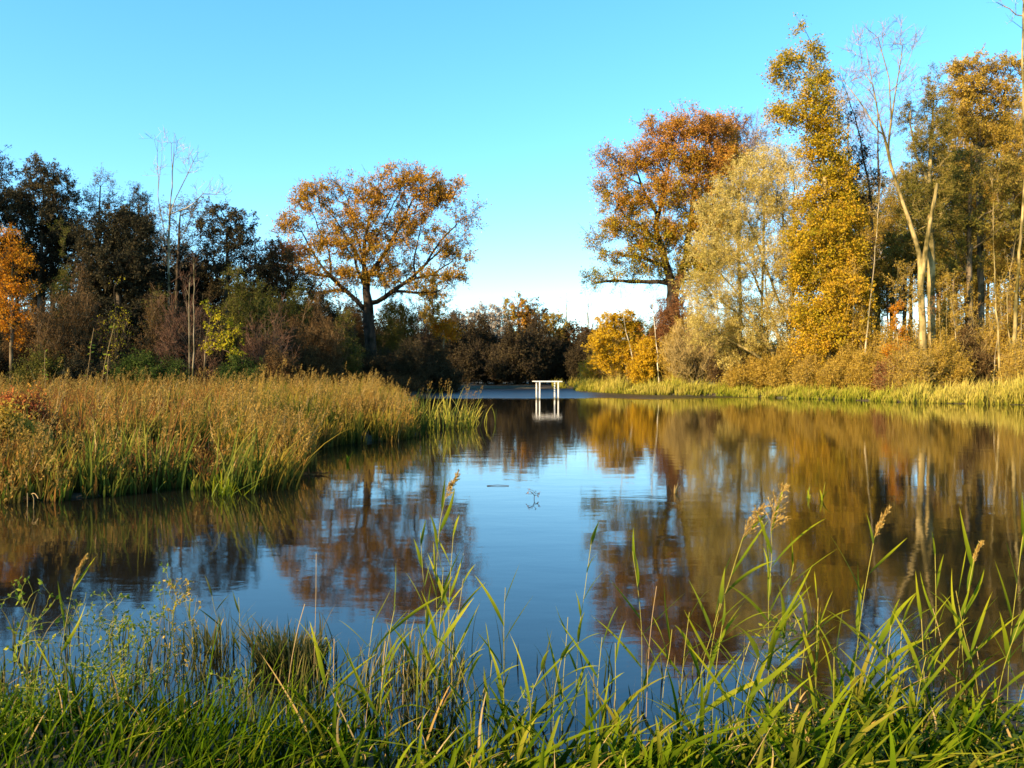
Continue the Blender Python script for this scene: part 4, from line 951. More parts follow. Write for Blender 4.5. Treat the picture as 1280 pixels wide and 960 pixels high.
for k, (px, D, h, ln, label) in enumerate([(103, 24, 2.9, .12, 'shorter of two tall weed stalks above the marsh'), (117, 22, 2.9, .20, 'taller leaning weed stalk with a few pale leaves above the marsh'), (55, 24, 2.2, .02, 'short dry weed stalk above the left of the marsh'), (131, 24, 2.1, .05, 'lowest weed stalk right of the two tall ones')]):
    rng = np.random.default_rng(330 + k)
    x = (px - 640) / F * D; z = gz(x, D)
    root = thing('weed_stalk', label, 'weed', (x, D, z))
    m = Mesh(); sk, tips = grow(rng, [[(x, D, z), (x + ln * h * .4, D, z + h * .5), (x + ln * h, D, z + h)]], np.zeros((0, 3)), .25)
    tubes(m, sk, .014, .006, .6, 0); m.build('stem', 'straw', root, (x, D, z))
    m = Mesh(); t = rng.uniform(.45, .98, 9)
    A = np.stack([x + ln * h * t ** 1.2, np.full(9, D), z + h * t], 1); d = nrm(rng.normal(0, 1, (9, 3)) * [1, .6, .4]); sd = nrm(np.cross(d, rng.normal(0, 1, (9, 3))))
    m.quads(np.stack([A, A + d * .06 + sd * .022, A + d * .13, A + d * .06 - sd * .022], 1), rng.uniform(.4, 1, 9)); m.build('leaves', 'herb', root, (x, D, z))

def leafy_bush(label, px, D, w, h, leaf, seed):
    return shrub(label, D, px, HZ + (CAM_H - h) / D * F, w / D * F, leaf, 'twig_red', n=90, nl=5, ll=.06, L=.25, K=4, tw=.004, r=.02)
leafy_bush('dark red-leaved bush with a few yellow leaves in the marsh at the left edge', 22, 16.5, 1.6, 1.4, 'lf_red', 1)
leafy_bush('leafy yellow-green herb clump low at the left edge of the marsh', 5, 14.0, .9, 1.2, 'lf_goldbrown', 2)

for k, (px, py, D, label) in enumerate([(33, 622, 11.3, 'short dry reed stub in the dark water at the left'), (40, 620, 11.2, 'bent dry reed stub with a crooked top in the dark water at the left')]):
    rng = np.random.default_rng(350 + k); x = (px - 640) / F * D
    pts = [(x, D, -.1), (x, D, .2)] if k == 0 else [(x, D, -.1), (x + .01, D, .14), (x - .02, D, .2), (x + .03, D, .205), (x + .075, D, .14)]
    m = Mesh(); sk, _ = grow(rng, [pts], np.zeros((0, 3)), .03); tubes(m, sk, .010, .006, .6, 0)
    o = m.build('reed_stub', 'straw', None, pts[0]); tag(o, label=label, category='reed stub')

def debris(label, name, cat, px, D, w, n, mat, seed, hgt=.05):
    rng = np.random.default_rng(seed); x = (px - 640) / F * D
    m = Mesh()
    A = np.stack([x + rng.normal(0, w * .35, n), D + rng.normal(0, w * .2, n), rng.uniform(.004, .02, n)], 1)
    d = nrm(np.stack([rng.normal(0, 1, n), rng.normal(0, .5, n), np.abs(rng.normal(0, .25, n))], 1)); sd = nrm(np.cross(d, rng.normal(0, 1, (n, 3)) * .4 + UP))
    l = rng.uniform(.05, .16, (n, 1))
    m.quads(np.stack([A, A + d * l * .5 + sd * l * .14, A + d * l, A + d * l * .5 - sd * l * .14], 1), rng.uniform(0, 1, n))
    tag(m.build(name, mat, None, (x, D, 0)), label=label, category=cat)
debris('patch of dead brown leaves floating in the dark bay before the marsh', 'floating_leaves', 'leaves', 394, 14.9, .45, 60, 'lf_rust', 360)

def twig_in_water(label, px, D, h, seed):
    rng = np.random.default_rng(seed); x = (px - 640) / F * D
    T = np.array([x, D, 0]) + np.stack([rng.uniform(-.11, .11, 12), rng.uniform(-.08, .08, 12), rng.uniform(.05, h, 12)], 1)
    root = thing('drowned_twig', label, 'twig', (x, D, 0))
    sk, tips = grow(rng, [[(x, D, -.1), (x, D, .05)]], T, .05, .3); m = Mesh(); tubes(m, sk, .006, .003, .5, 0); m.build('stem', 'twig_dark', root, (x, D, 0))
    m = Mesh(); A = np.array(sk.p)[tips]; d = nrm(rng.normal(0, 1, A.shape)); sd = nrm(np.cross(d, UP))
    m.quads(np.stack([A, A + d * .02 + sd * .012, A + d * .045, A + d * .02 - sd * .012], 1), rng.uniform(0, 1, len(A))); m.build('leaves', 'lf_rust', root, (x, D, 0))
twig_in_water('small branched twig poking out of the open water in the middle', 668, 12.0, .16, 370)
m = Mesh(); rng = np.random.default_rng(371); sk, _ = grow(rng, [[(-.42, 13.4, .004), (-.25, 13.42, .012), (-.05, 13.4, .003)]], np.zeros((0, 3)), .06); tubes(m, sk, .009, .006, .5, 0)
tag(m.build('floating_stick', 'twig_dark', None, (-.25, 13.4, 0)), label='thin dark stick floating on the blue water left of the branched twig', category='stick')

# the white frame standing in the water
def frame():
    D = 58.0; x = (684 - 640) / F * D
    root = thing('white_frame', 'white four-legged wooden frame standing in the far water', 'frame', (x, D, 0))
    rz = math.radians(9)
    def box(sx, sy, z0, z1, cx=0, cy=0, taper=1.):
        V = []
        for zz, k in ((z0, 1.), (z1, taper)):
            for a, b in ((-1, -1), (1, -1), (1, 1), (-1, 1)):
                V.append((cx + a * sx / 2 * k, cy + b * sy / 2 * k, zz))
        V = np.array(V); c, s = math.cos(rz), math.sin(rz)
        V = np.stack([V[:, 0] * c - V[:, 1] * s, V[:, 0] * s + V[:, 1] * c, V[:, 2]], 1)
        return V, [[0, 3, 2, 1], [4, 5, 6, 7], [0, 1, 5, 4], [1, 2, 6, 5], [2, 3, 7, 6], [3, 0, 4, 7]]
    for cx in (-.68, .68):
        for cy in (-.62, .62):
            m = Mesh(); V, Fc = box(.078, .078, -.6, 1.24, cx, cy); m.add(V, Fc); m.build('leg', 'white', root)
    m = Mesh()
    for cy in (-.62, .62):
        V, Fc = box(1.95, .10, 1.243, 1.31, 0, cy); m.add(V, Fc)
    m.build('top_rail', 'white', root)
    m = Mesh()
    for cx in (-.9, -.55, -.2, .2, .55, .9):
        V, Fc = box(.09, 1.13, 1.255, 1.298, cx, 0); m.add(V, Fc)
    m.build('slats', 'white', root)
frame()

# =================================================================== the near bank
def near_z(x, y): return float(ground_z(x, y)[0])

def cond_near(x, y, rng):
    s = shore_dist(x, y)
    p = np.where(x < -.9, .8, 1.) * np.where(s < 0, np.exp(s / .18), 1.)
    return (s > -.45) & (y < 4.95) & (rng.uniform(0, 1, len(x)) < p)
rg = np.random.default_rng(41)
q = scatter(40, 2000, -3.6, 3.6, 2.5, 4.5, cond_near)
tall = .5 + .5 * patch(q[:, 0], q[:, 1], 2.1, 3.)
left = np.clip((-.5 - q[:, 0]) / .8, 0, 1)
hh = (.06 + .16 * rg.uniform(0, 1, len(q)) ** 1.5) * (.5 + .8 * tall) * (1 + .7 * left)
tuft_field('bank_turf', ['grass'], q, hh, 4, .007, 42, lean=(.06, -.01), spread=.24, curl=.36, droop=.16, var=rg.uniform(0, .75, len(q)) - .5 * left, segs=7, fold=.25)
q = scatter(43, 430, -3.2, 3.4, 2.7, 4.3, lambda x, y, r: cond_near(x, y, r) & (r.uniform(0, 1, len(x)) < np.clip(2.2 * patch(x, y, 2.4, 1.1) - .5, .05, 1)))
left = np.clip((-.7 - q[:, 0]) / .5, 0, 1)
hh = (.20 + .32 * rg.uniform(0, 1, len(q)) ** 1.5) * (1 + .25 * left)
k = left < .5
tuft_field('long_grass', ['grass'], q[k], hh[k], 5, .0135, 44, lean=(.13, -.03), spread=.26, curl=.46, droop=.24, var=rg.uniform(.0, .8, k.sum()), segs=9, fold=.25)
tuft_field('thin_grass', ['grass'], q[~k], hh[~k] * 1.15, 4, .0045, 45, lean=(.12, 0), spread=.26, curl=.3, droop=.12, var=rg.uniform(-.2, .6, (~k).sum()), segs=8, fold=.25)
q = scatter(45, 190, -3.2, 3.4, 2.8, 4.4, cond_near)
tuft_field('dry_grass', ['grass_dry'], q, .16 + .3 * rg.uniform(0, 1, len(q)), 2, .0055, 46, lean=(.1, 0), spread=.3, curl=.4, droop=.2, segs=7, fold=.2)
# thin wiry shoots standing in the shallow water
def cond_shallow(x, y, rng):
    s = shore_dist(x, y)
    return (s < -.05) & (s > -1.5) & (y < 7) & (rng.uniform(0, 1, len(x)) < np.where(x < -.3, 1., .22) * np.exp(s * 1.0))
q = scatter(47, 330, -4.2, 3.6, 3.8, 6.2, cond_shallow)
tuft_field('water_sedge', ['sedge'], q, .22 + .26 * rg.uniform(0, 1, len(q)), 4, .0048, 48, lean=(.03, 0), spread=.10, curl=.16, droop=.06, segs=5, fold=.15)
# clover-like ground cover at the lower right
q = scatter(49, 900, 1.2, 3.2, 2.9, 4.3, cond_near)
m = Mesh(); rng = np.random.default_rng(50)
A = np.stack([q[:, 0], q[:, 1], ground_z(q[:, 0], q[:, 1]) + rng.uniform(.02, .20, len(q))], 1)
A = np.repeat(A, 3, 0); an = rng.uniform(0, 6.28, len(q)).repeat(3) + np.tile([0, 2.09, 4.19], len(q))
d = nrm(np.stack([np.cos(an), np.sin(an), rng.normal(.1, .25, len(an))], 1)); sd = nrm(np.cross(d, UP + rng.normal(0, .2, d.shape)))
m.quads(np.stack([A, A + d * .018 + sd * .013, A + d * .032, A + d * .018 - sd * .013], 1), np.clip(rng.normal(.35, .2, len(A)), 0, 1))
tag(m.build('clover', 'lf_green'), kind='stuff')

# fallen leaves and bits of straw drifting on the water
rng = np.random.default_rng(55); n = 900
x = rng.uniform(-9, 16, n); y = 4.2 * (40 / 4.2) ** rng.uniform(0, 1, n); sdv = shore_dist(x, y)
k = (sdv < -.05) & (rng.uniform(0, 1, n) < .06 + .9 * np.exp(sdv / .35)); A = np.stack([x, y, np.full(n, .004)], 1)[k]
a = rng.uniform(0, 6.28, len(A)); d = np.stack([np.cos(a), np.sin(a), np.full(len(A), .06)], 1); sd = np.stack([-np.sin(a), np.cos(a), rng.normal(0, .08, len(A))], 1); l = rng.uniform(.02, .055, (len(A), 1))
m = Mesh(); m.quads(np.stack([A, A + d * l * .5 + sd * l * .3, A + d * l, A + d * l * .5 - sd * l * .3], 1), rng.uniform(0, 1, len(A)))
tag(m.build('drifting_leaves', 'lf_brown'), kind='stuff')

# tussock in the water
def tussock(label, px, D, n, h, rad, seed):
    rng = np.random.default_rng(seed); x = (px - 640) / F * D
    root = thing('grass_tussock', label, 'tussock', (x, D, 0))
    a = rng.uniform(0, 6.28, n); rr = rad * rng.uniform(0, 1, n) ** .6
    B = np.stack([x + rr * np.cos(a), D + rr * np.sin(a) * .8, np.full(n, -.04)], 1)
    out = np.stack([np.cos(a), np.sin(a)], 1) * (rr / rad)[:, None]
    m = Mesh(); blades(m, rng, B, h * rng.uniform(.4, 1.1, n) * (.78 + .22 * np.cos(a - 4.2)) * (.8 + .35 * np.sin(a * 3 + 1) ** 2), .0045 * rng.uniform(.7, 1.4, n), out * .28 + rng.normal(0, .07, (n, 2)), out * .25 + rng.normal(0, .15, (n, 2)), .12 * rng.uniform(0, 2, n), rng.uniform(0, 1, n), 5, .1)
    m.build('leaves', 'sedge', root, (x, D, 0))
tussock('dense dark grass tussock standing in the shallow water near the bank', 362, 5.2, 900, .38, .20, 60)
tussock('thin ragged tussock in the water right of the dense one', 520, 4.9, 60, .40, .09, 61)
tussock('small sparse tussock in the water at the left near the pale herbs', 262, 5.5, 70, .40, .18, 62)

def one_leaf(name, parent, org, start, d, L, W, sag, mat, rng, var):
    n = 9; t = np.linspace(0, 1, n)
    side = nrm(np.cross(d, UP) + rng.normal(0, .25, 3))
    C = start + np.outer(t, d) * L - np.outer(t ** 2.2, UP) * sag * L + np.outer(np.sin(t * 3) * .03 * rng.normal(), side) * L
    prof = np.minimum(1, .35 + t * 3.2) * (1 - t ** 1.7); prof[-1] = .02
    tw = rng.normal(0, .7)
    tan = nrm(np.gradient(C, axis=0)); nn = nrm(np.cross(tan, side))
    ang = tw * t
    sv = side * np.cos(ang)[:, None] + nn * np.sin(ang)[:, None]; nv = nrm(np.cross(sv, tan))
    Wd = (W * .5 * prof)[:, None]
    V = np.stack([C - sv * Wd + nv * Wd * .28, C, C + sv * Wd + nv * Wd * .28], 1)
    i = np.arange(n - 1) * 3
    m = Mesh(); m.add(V.reshape(-1, 3), np.concatenate([np.stack([i, i + 1, i + 4, i + 3], 1), np.stack([i + 1, i + 2, i + 5, i + 4], 1)]), np.clip(var + rng.normal(0, .12), 0, 1), np.repeat(t, 3), 0, True)
    return m.build(name, mat, parent, org)

def panicle(parent, org, top, d, size, rng, side, n=44, spread=.35):
    """a reed's plume: many thin branchlets of small spikelets nodding to one side"""
    m = Mesh(); t = np.linspace(0, 1, 9)
    ax = top + np.outer(t, d) * size + np.outer(t ** 2, side) * size * .35
    sk, _ = grow(rng, [ax], np.zeros((0, 3)), .03); tubes(m, sk, .0022, .0010, .5, 0)
    u = rng.uniform(0, .95, n)
    A = top + np.outer(u, d) * size + np.outer(u ** 2, side) * size * .35
    dv = nrm(d * 1.2 + side * spread * 1.6 + rng.normal(0, spread, (n, 3)))
    L = size * (.50 - .28 * u) * rng.uniform(.6, 1.15, n)
    B = A + dv * L[:, None] - UP * (L * .12)[:, None]
    ribbons(m, A, B, .0009, .0005, rng.uniform(.2, .8, n), rng, 0)
    k = 8
    tt = rng.uniform(.25, 1.02, (n * k, 1)); C = np.repeat(A, k, 0) * (1 - tt) + np.repeat(B, k, 0) * tt
    d2 = nrm(np.repeat(dv, k, 0) + rng.normal(0, .28, C.shape)); sd = nrm(np.cross(d2, rng.normal(0, 1, C.shape)))
    l = rng.uniform(.012, .022, (len(C), 1))
    m.quads(np.stack([C, C + d2 * l * .4 + sd * l * .17, C + d2 * l, C + d2 * l * .4 - sd * l * .17], 1), rng.uniform(0, 1, len(C)), 0)
    return m.build('panicle', 'panicle', parent, org)

def reed(label, D, pts, nleaf=7, L=(.2, .38), W=.022, plume=0., seed=0, lo=.2, side=0., sag=.25, mat='reed_leaf', r=.0042, name='reed', cat='reed', open_=.78, group=None, var=.5, top_leaf=True, psp=.35):
    rng = np.random.default_rng(1000 + seed)
    w = [P(px, py, D) for px, py in pts]
    # the foot goes down into the ground or the pond bed under it
    z0 = near_z(w[0][0], D) - .03
    w[0] = np.array([w[0][0], D, z0])
    if w[1][2] < z0 + .05: w[1][2] = z0 + .05
    yo = rng.uniform(-.12, .12)
    for i, q in enumerate(w): q[1] += yo * (i / max(1, len(w) - 1)) ** 2
    C = resample(w, .04); n = len(C)
    root = thing(name, label, cat, w[0], group); org = w[0]
    sk = Skel(); last = -1
    for q in C: last = sk.node(q, last, True)
    m = Mesh(); tubes(m, sk, r, r * .42, var, 0)
    o = m.build('stem', 'straw' if nleaf == 0 else 'reed_stem', root, org)
    s0 = rng.choice([-1, 1])
    for k in range(nleaf):
        t = lo + (.97 - lo) * (k + rng.uniform(-.2, .2)) / max(1, nleaf - 1 + (0 if top_leaf else 1)); t = min(max(t, .05), .985)
        i = min(n - 2, int(t * (n - 1)))
        tan = nrm(C[i + 1] - C[i]); s0 = -s0
        if side and rng.uniform() < abs(side): s0 = int(np.sign(side))
        az = rng.normal(0, .75)
        h = np.array([s0 * math.cos(az), math.sin(az) * .8, 0])
        op = open_ * rng.uniform(.55, 1.3) * (1.0 if t < .9 else .45)
        d = nrm(tan + h * op)
        ln = 1.12 * rng.uniform(*L) * (.75 + .5 * math.sin(math.pi * min(1, t * .9 + .1)))
        one_leaf('leaf', root, org, C[i], d, ln, W * 1.18 * rng.uniform(.75, 1.2), sag * rng.uniform(.3, 1.5), mat, rng, var)
    if plume > 0:
        d = nrm(C[-1] - C[-4]); panicle(root, org, C[-1] - d * .02, d, plume, rng, np.array([.9, rng.uniform(-.3, .3), .1]), spread=psp)
    return root

reed('tall leafy reed with a soft pale plume, left of the open blue water', 4.75, [(548, 878), (546, 800), (545, 720), (549, 660), (556, 622)], 13, (.20, .36), .024, .15, 1, .1, 0, .12, open_=.42, var=.7)
reed('reed with bunched narrow leaves just left of the plumed reed', 4.8, [(536, 870), (532, 780), (528, 710), (526, 665)], 10, (.18, .30), .019, 0, 2, .15, 0, .15, open_=.4)
reed('short yellowing reed right of the plumed reed', 4.6, [(560, 890), (566, 810), (574, 760), (580, 720)], 6, (.2, .3), .018, 0, 3, .2, .4, .2, var=.9)
reed('short reed with long leaves sweeping right, below the middle of the blue water', 4.3, [(628, 905), (630, 840), (630, 780), (632, 728)], 9, (.22, .38), .022, 0, 4, .15, .45, .15)
reed('yellow-green reed leaning on the right side of the plumed reed', 4.7, [(556, 885), (560, 800), (562, 730), (566, 668)], 10, (.2, .34), .022, 0, 31, .1, .2, .12, open_=.5, var=.85)
reed('yellow-leaved reed rising close in front of the plumed reed', 4.5, [(544, 900), (546, 830), (550, 770), (552, 715)], 9, (.22, .34), .024, 0, 32, .15, .3, .15, open_=.5, var=.95)
reed('slender upright reed with dark under-leaves at the right side of the blue water', 4.4, [(716, 905), (722, 820), (730, 740), (738, 668)], 8, (.16, .26), .022, 0, 5, .35, 0, .2, open_=.4)
reed('thin-stemmed reed with high leaves before the oak reflection', 4.6, [(800, 905), (803, 830), (800, 760), (790, 688)], 6, (.24, .36), .022, 0, 6, .45, .3, .15)
reed('stout reed with wide green leaves left of the golden plumes', 4.2, [(864, 915), (876, 850), (888, 790), (900, 730)], 9, (.28, .44), .030, 0, 7, .15, .35, .2)
reed('arching reed whose open plume droops left beside the golden plume', 4.15, [(868, 900), (892, 800), (912, 720), (925, 665)], 7, (.24, .38), .022, .18, 8, .3, .5, .2, psp=.5)
reed('tallest reed, bearing a wide golden plume, right of the middle', 4.1, [(962, 915), (962, 830), (960, 750), (961, 690), (956, 655)], 13, (.24, .40), .024, .23, 9, .12, .2, .15, psp=.55)
reed('leafy reed crowding the stem of the tallest plumed reed', 4.2, [(976, 915), (978, 840), (980, 760), (985, 700)], 9, (.2, .34), .020, 0, 10, .15, .2, .15)
reed('leaning reed with a narrow closed plume, alone before the brown reflection', 4.15, [(1064, 905), (1072, 820), (1080, 740), (1089, 668)], 7, (.22, .36), .020, .15, 11, .25, .3, .15, psp=.16)
reed('reed with broad leaves spraying right under the narrow plume', 4.0, [(1070, 925), (1078, 880), (1086, 840), (1096, 800)], 8, (.32, .48), .030, 0, 12, .05, .7, .25)
reed('slim reed with short upright leaves in the right part of the bank', 4.3, [(1168, 905), (1172, 830), (1176, 760), (1179, 690)], 6, (.16, .26), .014, 0, 13, .3, 0, .1, open_=.35)
reed('reed with a closed brown plume and long leaves leaning right', 4.2, [(1194, 910), (1200, 830), (1208, 760), (1217, 700)], 6, (.28, .42), .020, .10, 14, .3, .6, .12, psp=.10)
reed('tall reed with upright leaves at the right edge of the photo', 4.1, [(1262, 910), (1264, 820), (1270, 740), (1276, 660)], 8, (.22, .36), .020, 0, 15, .3, 0, .1, open_=.35)
reed('bent reed with one leaf crossing its neighbour near the right edge', 4.0, [(1232, 915), (1222, 850), (1204, 790), (1188, 735)], 5, (.26, .4), .018, 0, 16, .3, .4, .2, var=.85)
reed('low reed among the grass under the slender upright reed', 4.2, [(700, 925), (704, 870), (708, 820), (712, 780)], 6, (.2, .32), .020, 0, 17, .2, 0, .2)
reed('low reed among the grass left of the stout reed', 4.1, [(826, 925), (830, 870), (838, 820), (842, 790)], 6, (.24, .36), .020, 0, 18, .2, .3, .25)
reed('low broad-leaved reed at the foot of the tallest plumed reed', 3.9, [(930, 935), (934, 885), (942, 840), (950, 800)], 8, (.3, .44), .026, 0, 19, .1, .3, .3)
reed('low reed with yellow tips between the tallest reed and the narrow plume', 4.0, [(1020, 925), (1022, 860), (1024, 800), (1026, 750)], 7, (.2, .34), .018, 0, 20, .2, 0, .15, var=.95, open_=.4)
reed('fresh green reed at the bottom right of the bank', 3.8, [(1140, 950), (1146, 900), (1150, 860), (1156, 820)], 7, (.3, .42), .024, 0, 21, .1, .3, .25)
reed('leafy reed in the lower left of the middle, before the tussock', 4.0, [(400, 930), (404, 880), (412, 840), (420, 800)], 7, (.26, .38), .022, 0, 22, .1, .4, .25, var=.8)
reed('yellow-green reed with upright leaves right of the tussock', 4.2, [(452, 915), (456, 860), (462, 810), (468, 770)], 7, (.22, .34), .018, 0, 23, .2, .3, .15, var=.9)
reed('reed bending left at the bottom of the photo below the blue water', 3.9, [(590, 940), (588, 890), (580, 850), (570, 815)], 6, (.26, .38), .020, 0, 24, .1, -.3, .25)
reed('golden-plumed reed leaning right at the far left of the bank', 4.2, [(66, 900), (70, 840), (76, 780), (80, 735)], 4, (.18, .28), .016, .14, 25, .4, 0, .2, psp=.14, var=.95)
reed('pair-leaved reed shoot in the shallow water above the tussock', 5.3, [(274, 850), (276, 800), (270, 765), (268, 735)], 5, (.14, .22), .014, 0, 26, .5, 0, .1, mat='reed_green')
reed('dark slim reed shoot in the shallow water left of the tussock', 5.3, [(238, 850), (240, 800), (238, 770), (236, 742)], 5, (.12, .2), .012, 0, 27, .5, 0, .1, mat='reed_green')
reed('dark reed shoot beside the tussock, nearest to it on its left', 5.2, [(296, 850), (298, 810), (296, 780), (292, 752)], 5, (.12, .2), .012, 0, 28, .5, 0, .1, mat='reed_green')
for k in range(18):
    rr = np.random.default_rng(900 + k); px = [470, 610, 660, 690, 745, 770, 850, 890, 915, 1000, 1045, 1105, 1125, 1160, 1210, 1245, 1272, 520][k]
    D = rr.uniform(3.7, 4.2); top = rr.uniform(755, 830); ln = rr.uniform(-6, 26)
    reed('leafy green reed shoot without a plume, among the grass of the near bank', D, [(px, 925), (px + ln * .2, 880), (px + ln * .5, (880 + top) / 2), (px + ln, top)], int(rr.integers(5, 8)), (.2, .36), rr.uniform(.014, .022), 0, 200 + k, .15, .3, .2, var=rr.uniform(.3, .9), group='plain reed shoots of the near bank')
# dry straws
for k, (pts, D, label) in enumerate([([(352, 930), (358, 860), (366, 800), (373, 764)], 4.3, 'thick dry straw leaning right in front of the tussock'), ([(388, 930), (391, 840), (393, 760), (393, 694)], 4.4, 'tall thin dry straw before the tussock'),
                                     ([(416, 910), (416, 870), (415, 835), (415, 803)], 4.4, 'short dry straw stub right of the tall thin one'), ([(474, 920), (475, 880), (476, 840), (477, 812)], 4.3, 'short flaking straw stub left of the plumed reed'),
                                     ([(806, 920), (810, 850), (814, 780), (819, 730)], 4.3, 'bare orange straw standing before the oak reflection'), ([(1186, 905), (1186, 850), (1184, 800), (1183, 770)], 4.3, 'slim brown straw between the two right-hand reeds'),
                                     ([(502, 920), (503, 880), (504, 840), (506, 812)], 4.3, 'stubby yellow straw just left of the plumed reed'), ([(452, 958), (453, 940), (455, 900), (458, 860)], 3.8, 'bright straw stalk at the bottom left of the middle'), ([(1232, 905), (1233, 870), (1232, 840), (1234, 815)], 4.2, 'thin seed stalk low at the right of the bank')]):
    reed(label, D, pts, 0, seed=60 + k, r=.0055 if 'thick' in label or 'stub' in label else .0038, name='dry_straw', cat='straw')

# leafy herbs with yellow flowers at the lower left
def herb(label, px, D, py_top, w, n, seed, leaves=260, flowers=0, ll=.022, name='herb', cat='herb', thin=.0012, group=None, mat='herb'):
    rng = np.random.default_rng(2000 + seed)
    x = (px - 640) / F * D; z0 = near_z(x, D) - .02
    h = CAM_H - (py_top - HZ) / F * D - z0
    root = thing(name, label, cat, (x, D, z0), group); org = np.array([x, D, z0])
    T = org + np.stack([rng.normal(0, w, n), rng.normal(0, w * .8, n), h * rng.uniform(.4, 1., n) ** .8], 1)
    T[0] = org + [rng.normal(0, .02), 0, h]
    sk, tips = grow(rng, [[org, org + [0, 0, h * .3], org + [rng.normal(0, .02), rng.normal(0, .02), h * .72]]], T, .03, .5, .1, .1)
    m = Mesh(); tubes(m, sk, .0034, thin, .4, 0, emin=2.2); m.build('stem', 'reed_stem', root, org)
    A = np.array(sk.p); par = np.array(sk.par)
    k = rng.integers(1, len(A), leaves); k = np.concatenate([k, np.repeat(tips, 2)])
    C = A[k]; d = nrm(nrm(A[k] - A[par[k]]) * .5 + rng.normal(0, .7, C.shape)); sd = nrm(np.cross(d, rng.normal(0, 1, C.shape)))
    l = ll * rng.uniform(.5, 1.4, (len(C), 1))
    m = Mesh(); m.quads(np.stack([C, C + d * l * .5 + sd * l * .24, C + d * l, C + d * l * .5 - sd * l * .24], 1), np.clip(rng.normal(.45, .28, len(C)), 0, 1)); m.build('leaves', mat, root, org)
    for f in range(flowers):
        c = A[tips[int(rng.integers(0, len(tips)))]] if f else A[tips[-1]]
        m = Mesh(); a = np.arange(5) * 1.2566 + rng.uniform(0, 1); dd = nrm(np.stack([np.cos(a), np.sin(a), np.full(5, 1.1)], 1)); ss = nrm(np.cross(dd, UP))
        s = .017
        m.quads(np.stack([np.repeat(c[None], 5, 0), c + dd * s * .6 + ss * s * .45, c + dd * s, c + dd * s * .6 - ss * s * .45], 1), rng.uniform(0, 1, 5)); m.build('flower', 'petal', root, org)
    return root
herb('tall seed-pod herb with a bunched green top over the blue water at the left', 203, 4.7, 708, .035, 16, 1, 90)
herb('bushy thin herb with yellowing leaves right of the seed-pod herb', 222, 4.7, 725, .06, 50, 2, 300, mat='lf_goldbrown', ll=.02)
herb('round-leaved green herb at the far left of the bank', 30, 4.2, 725, .09, 30, 3, 120, ll=.03)
herb('greyish much-branched herb in the middle of the left bank', 105, 4.4, 742, .10, 80, 4, 260, ll=.015)
herb('herb with a bright yellow flower head near the left edge', 35, 4.0, 820, .07, 30, 5, 120, 3)
herb('many-leaved green herb right of the greyish branched one', 150, 4.3, 775, .08, 60, 6, 220)
herb('green herb with rounded leaf tops over the blue water', 178, 4.7, 760, .06, 36, 7, 160)
herb('loose herb with a white-yellow flower low at the left', 62, 3.8, 860, .07, 24, 8, 90, 2)
herb('low herb with two yellow flowers at the bottom left', 165, 3.7, 905, .08, 30, 9, 120, 2)
herb('low herb with a pale yellow bloom left of the dry straws', 216, 3.8, 900, .06, 24, 10, 90, 2)
herb('dense dark-leaved herb at the left between the flowers', 128, 3.95, 830, .10, 70, 11, 320)
herb('dark leafy herb at the bottom left corner', 14, 3.7, 880, .10, 50, 12, 240, 1)
herb('slight herb with yellow pods left of the seed-pod herb', 135, 4.5, 740, .07, 40, 13, 150)
herb('weedy herb right of the seed-pod herb, by the shallow water', 290, 4.3, 840, .06, 30, 14, 120)
herb('twiggy herb rooted among the grass of the lower middle', 655, 4.1, 860, .06, 30, 15, 120)
herb('pale leafy herb beside the stem of the tallest plumed reed', 985, 4.15, 770, .06, 40, 16, 160)

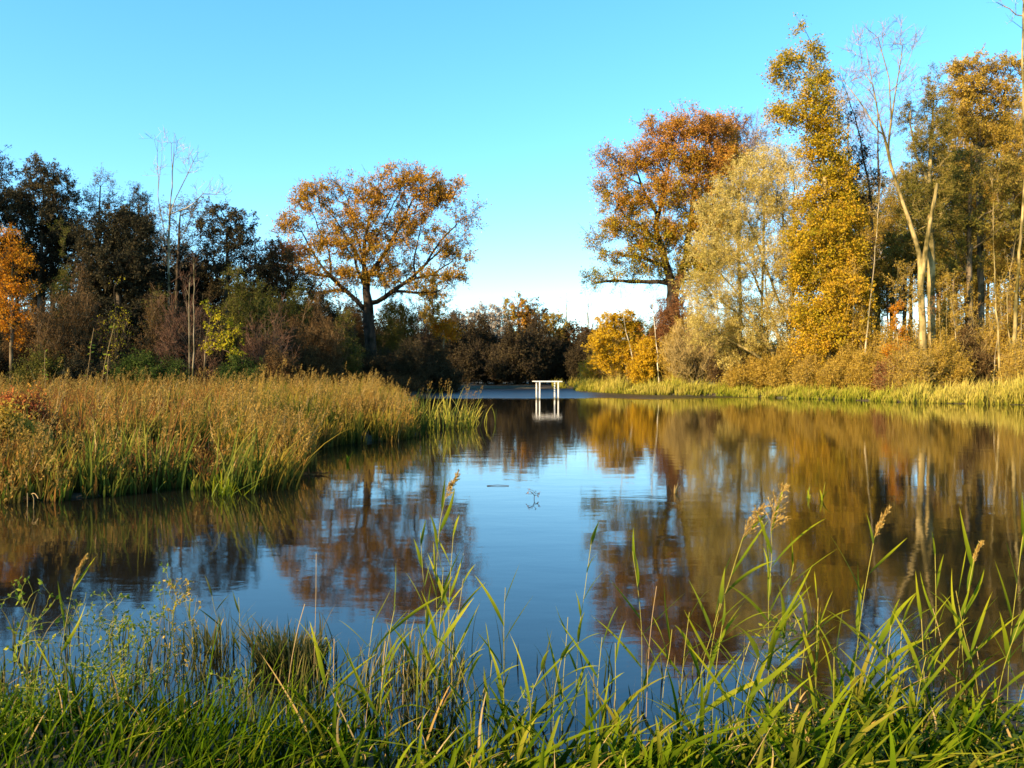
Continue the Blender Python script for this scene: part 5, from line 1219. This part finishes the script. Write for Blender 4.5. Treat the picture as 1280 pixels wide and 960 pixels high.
# =================================================================== light, sky, camera
SUN_AZ = math.radians(-128); SUN_EL = math.radians(23)
sd = np.array([math.sin(SUN_AZ) * math.cos(SUN_EL), math.cos(SUN_AZ) * math.cos(SUN_EL), math.sin(SUN_EL)])
from mathutils import Vector
L = bpy.data.lights.new('sun', 'SUN'); L.energy = 5.0; L.angle = math.radians(.5); L.color = (1, .77, .46)
lo = bpy.data.objects.new('sun', L); COL.objects.link(lo); lo.location = (-30, -20, 40)
lo.rotation_euler = Vector([-float(c) for c in sd]).to_track_quat('-Z', 'Y').to_euler()
wd = bpy.data.worlds.new('World'); SC.world = wd; wd.use_nodes = True
nt = wd.node_tree; nt.nodes.clear()
sky = nt.nodes.new('ShaderNodeTexSky'); sky.sky_type = 'NISHITA'; sky.sun_disc = False
sky.sun_elevation = SUN_EL; sky.sun_rotation = SUN_AZ; sky.air_density = 1.0; sky.dust_density = .05; sky.ozone_density = 1.5; sky.altitude = 50
hs = nt.nodes.new('ShaderNodeHueSaturation'); hs.inputs['Hue'].default_value = .484; hs.inputs['Saturation'].default_value = 1.42
bg = nt.nodes.new('ShaderNodeBackground'); bg.inputs[1].default_value = .15
wo = nt.nodes.new('ShaderNodeOutputWorld')
wb = nt.nodes.new('ShaderNodeMix'); wb.data_type = 'RGBA'; wb.blend_type = 'MULTIPLY'; wb.inputs[0].default_value = 1; wb.inputs[7].default_value = (.80, .98, 1.16, 1)
gm = nt.nodes.new('ShaderNodeGamma'); gm.inputs[1].default_value = .8
nt.links.new(sky.outputs[0], gm.inputs[0]); nt.links.new(gm.outputs[0], hs.inputs['Color']); nt.links.new(hs.outputs[0], wb.inputs[6]); nt.links.new(wb.outputs[2], bg.inputs[0]); nt.links.new(bg.outputs[0], wo.inputs[0])

cam = bpy.data.cameras.new('camera'); cam.sensor_width = 36; cam.lens = 36 * F / 1280; cam.clip_end = 3000; cam.clip_start = .05
co = bpy.data.objects.new('camera', cam); COL.objects.link(co); co.location = (0, 0, CAM_H)
co.rotation_euler = (math.radians(90) - math.atan((480 - HZ) / F), 0, 0)
SC.camera = co
SC.view_settings.view_transform = 'Standard'; SC.view_settings.look = 'None'; SC.view_settings.gamma = 1; SC.view_settings.exposure = 1.52
SC.view_settings.use_curve_mapping = False
SC.cycles.filter_width = 1.6
SC.cycles.max_bounces = 6; SC.cycles.diffuse_bounces = 2; SC.cycles.glossy_bounces = 3; SC.cycles.transmission_bounces = 3
SC.cycles.use_denoising = True
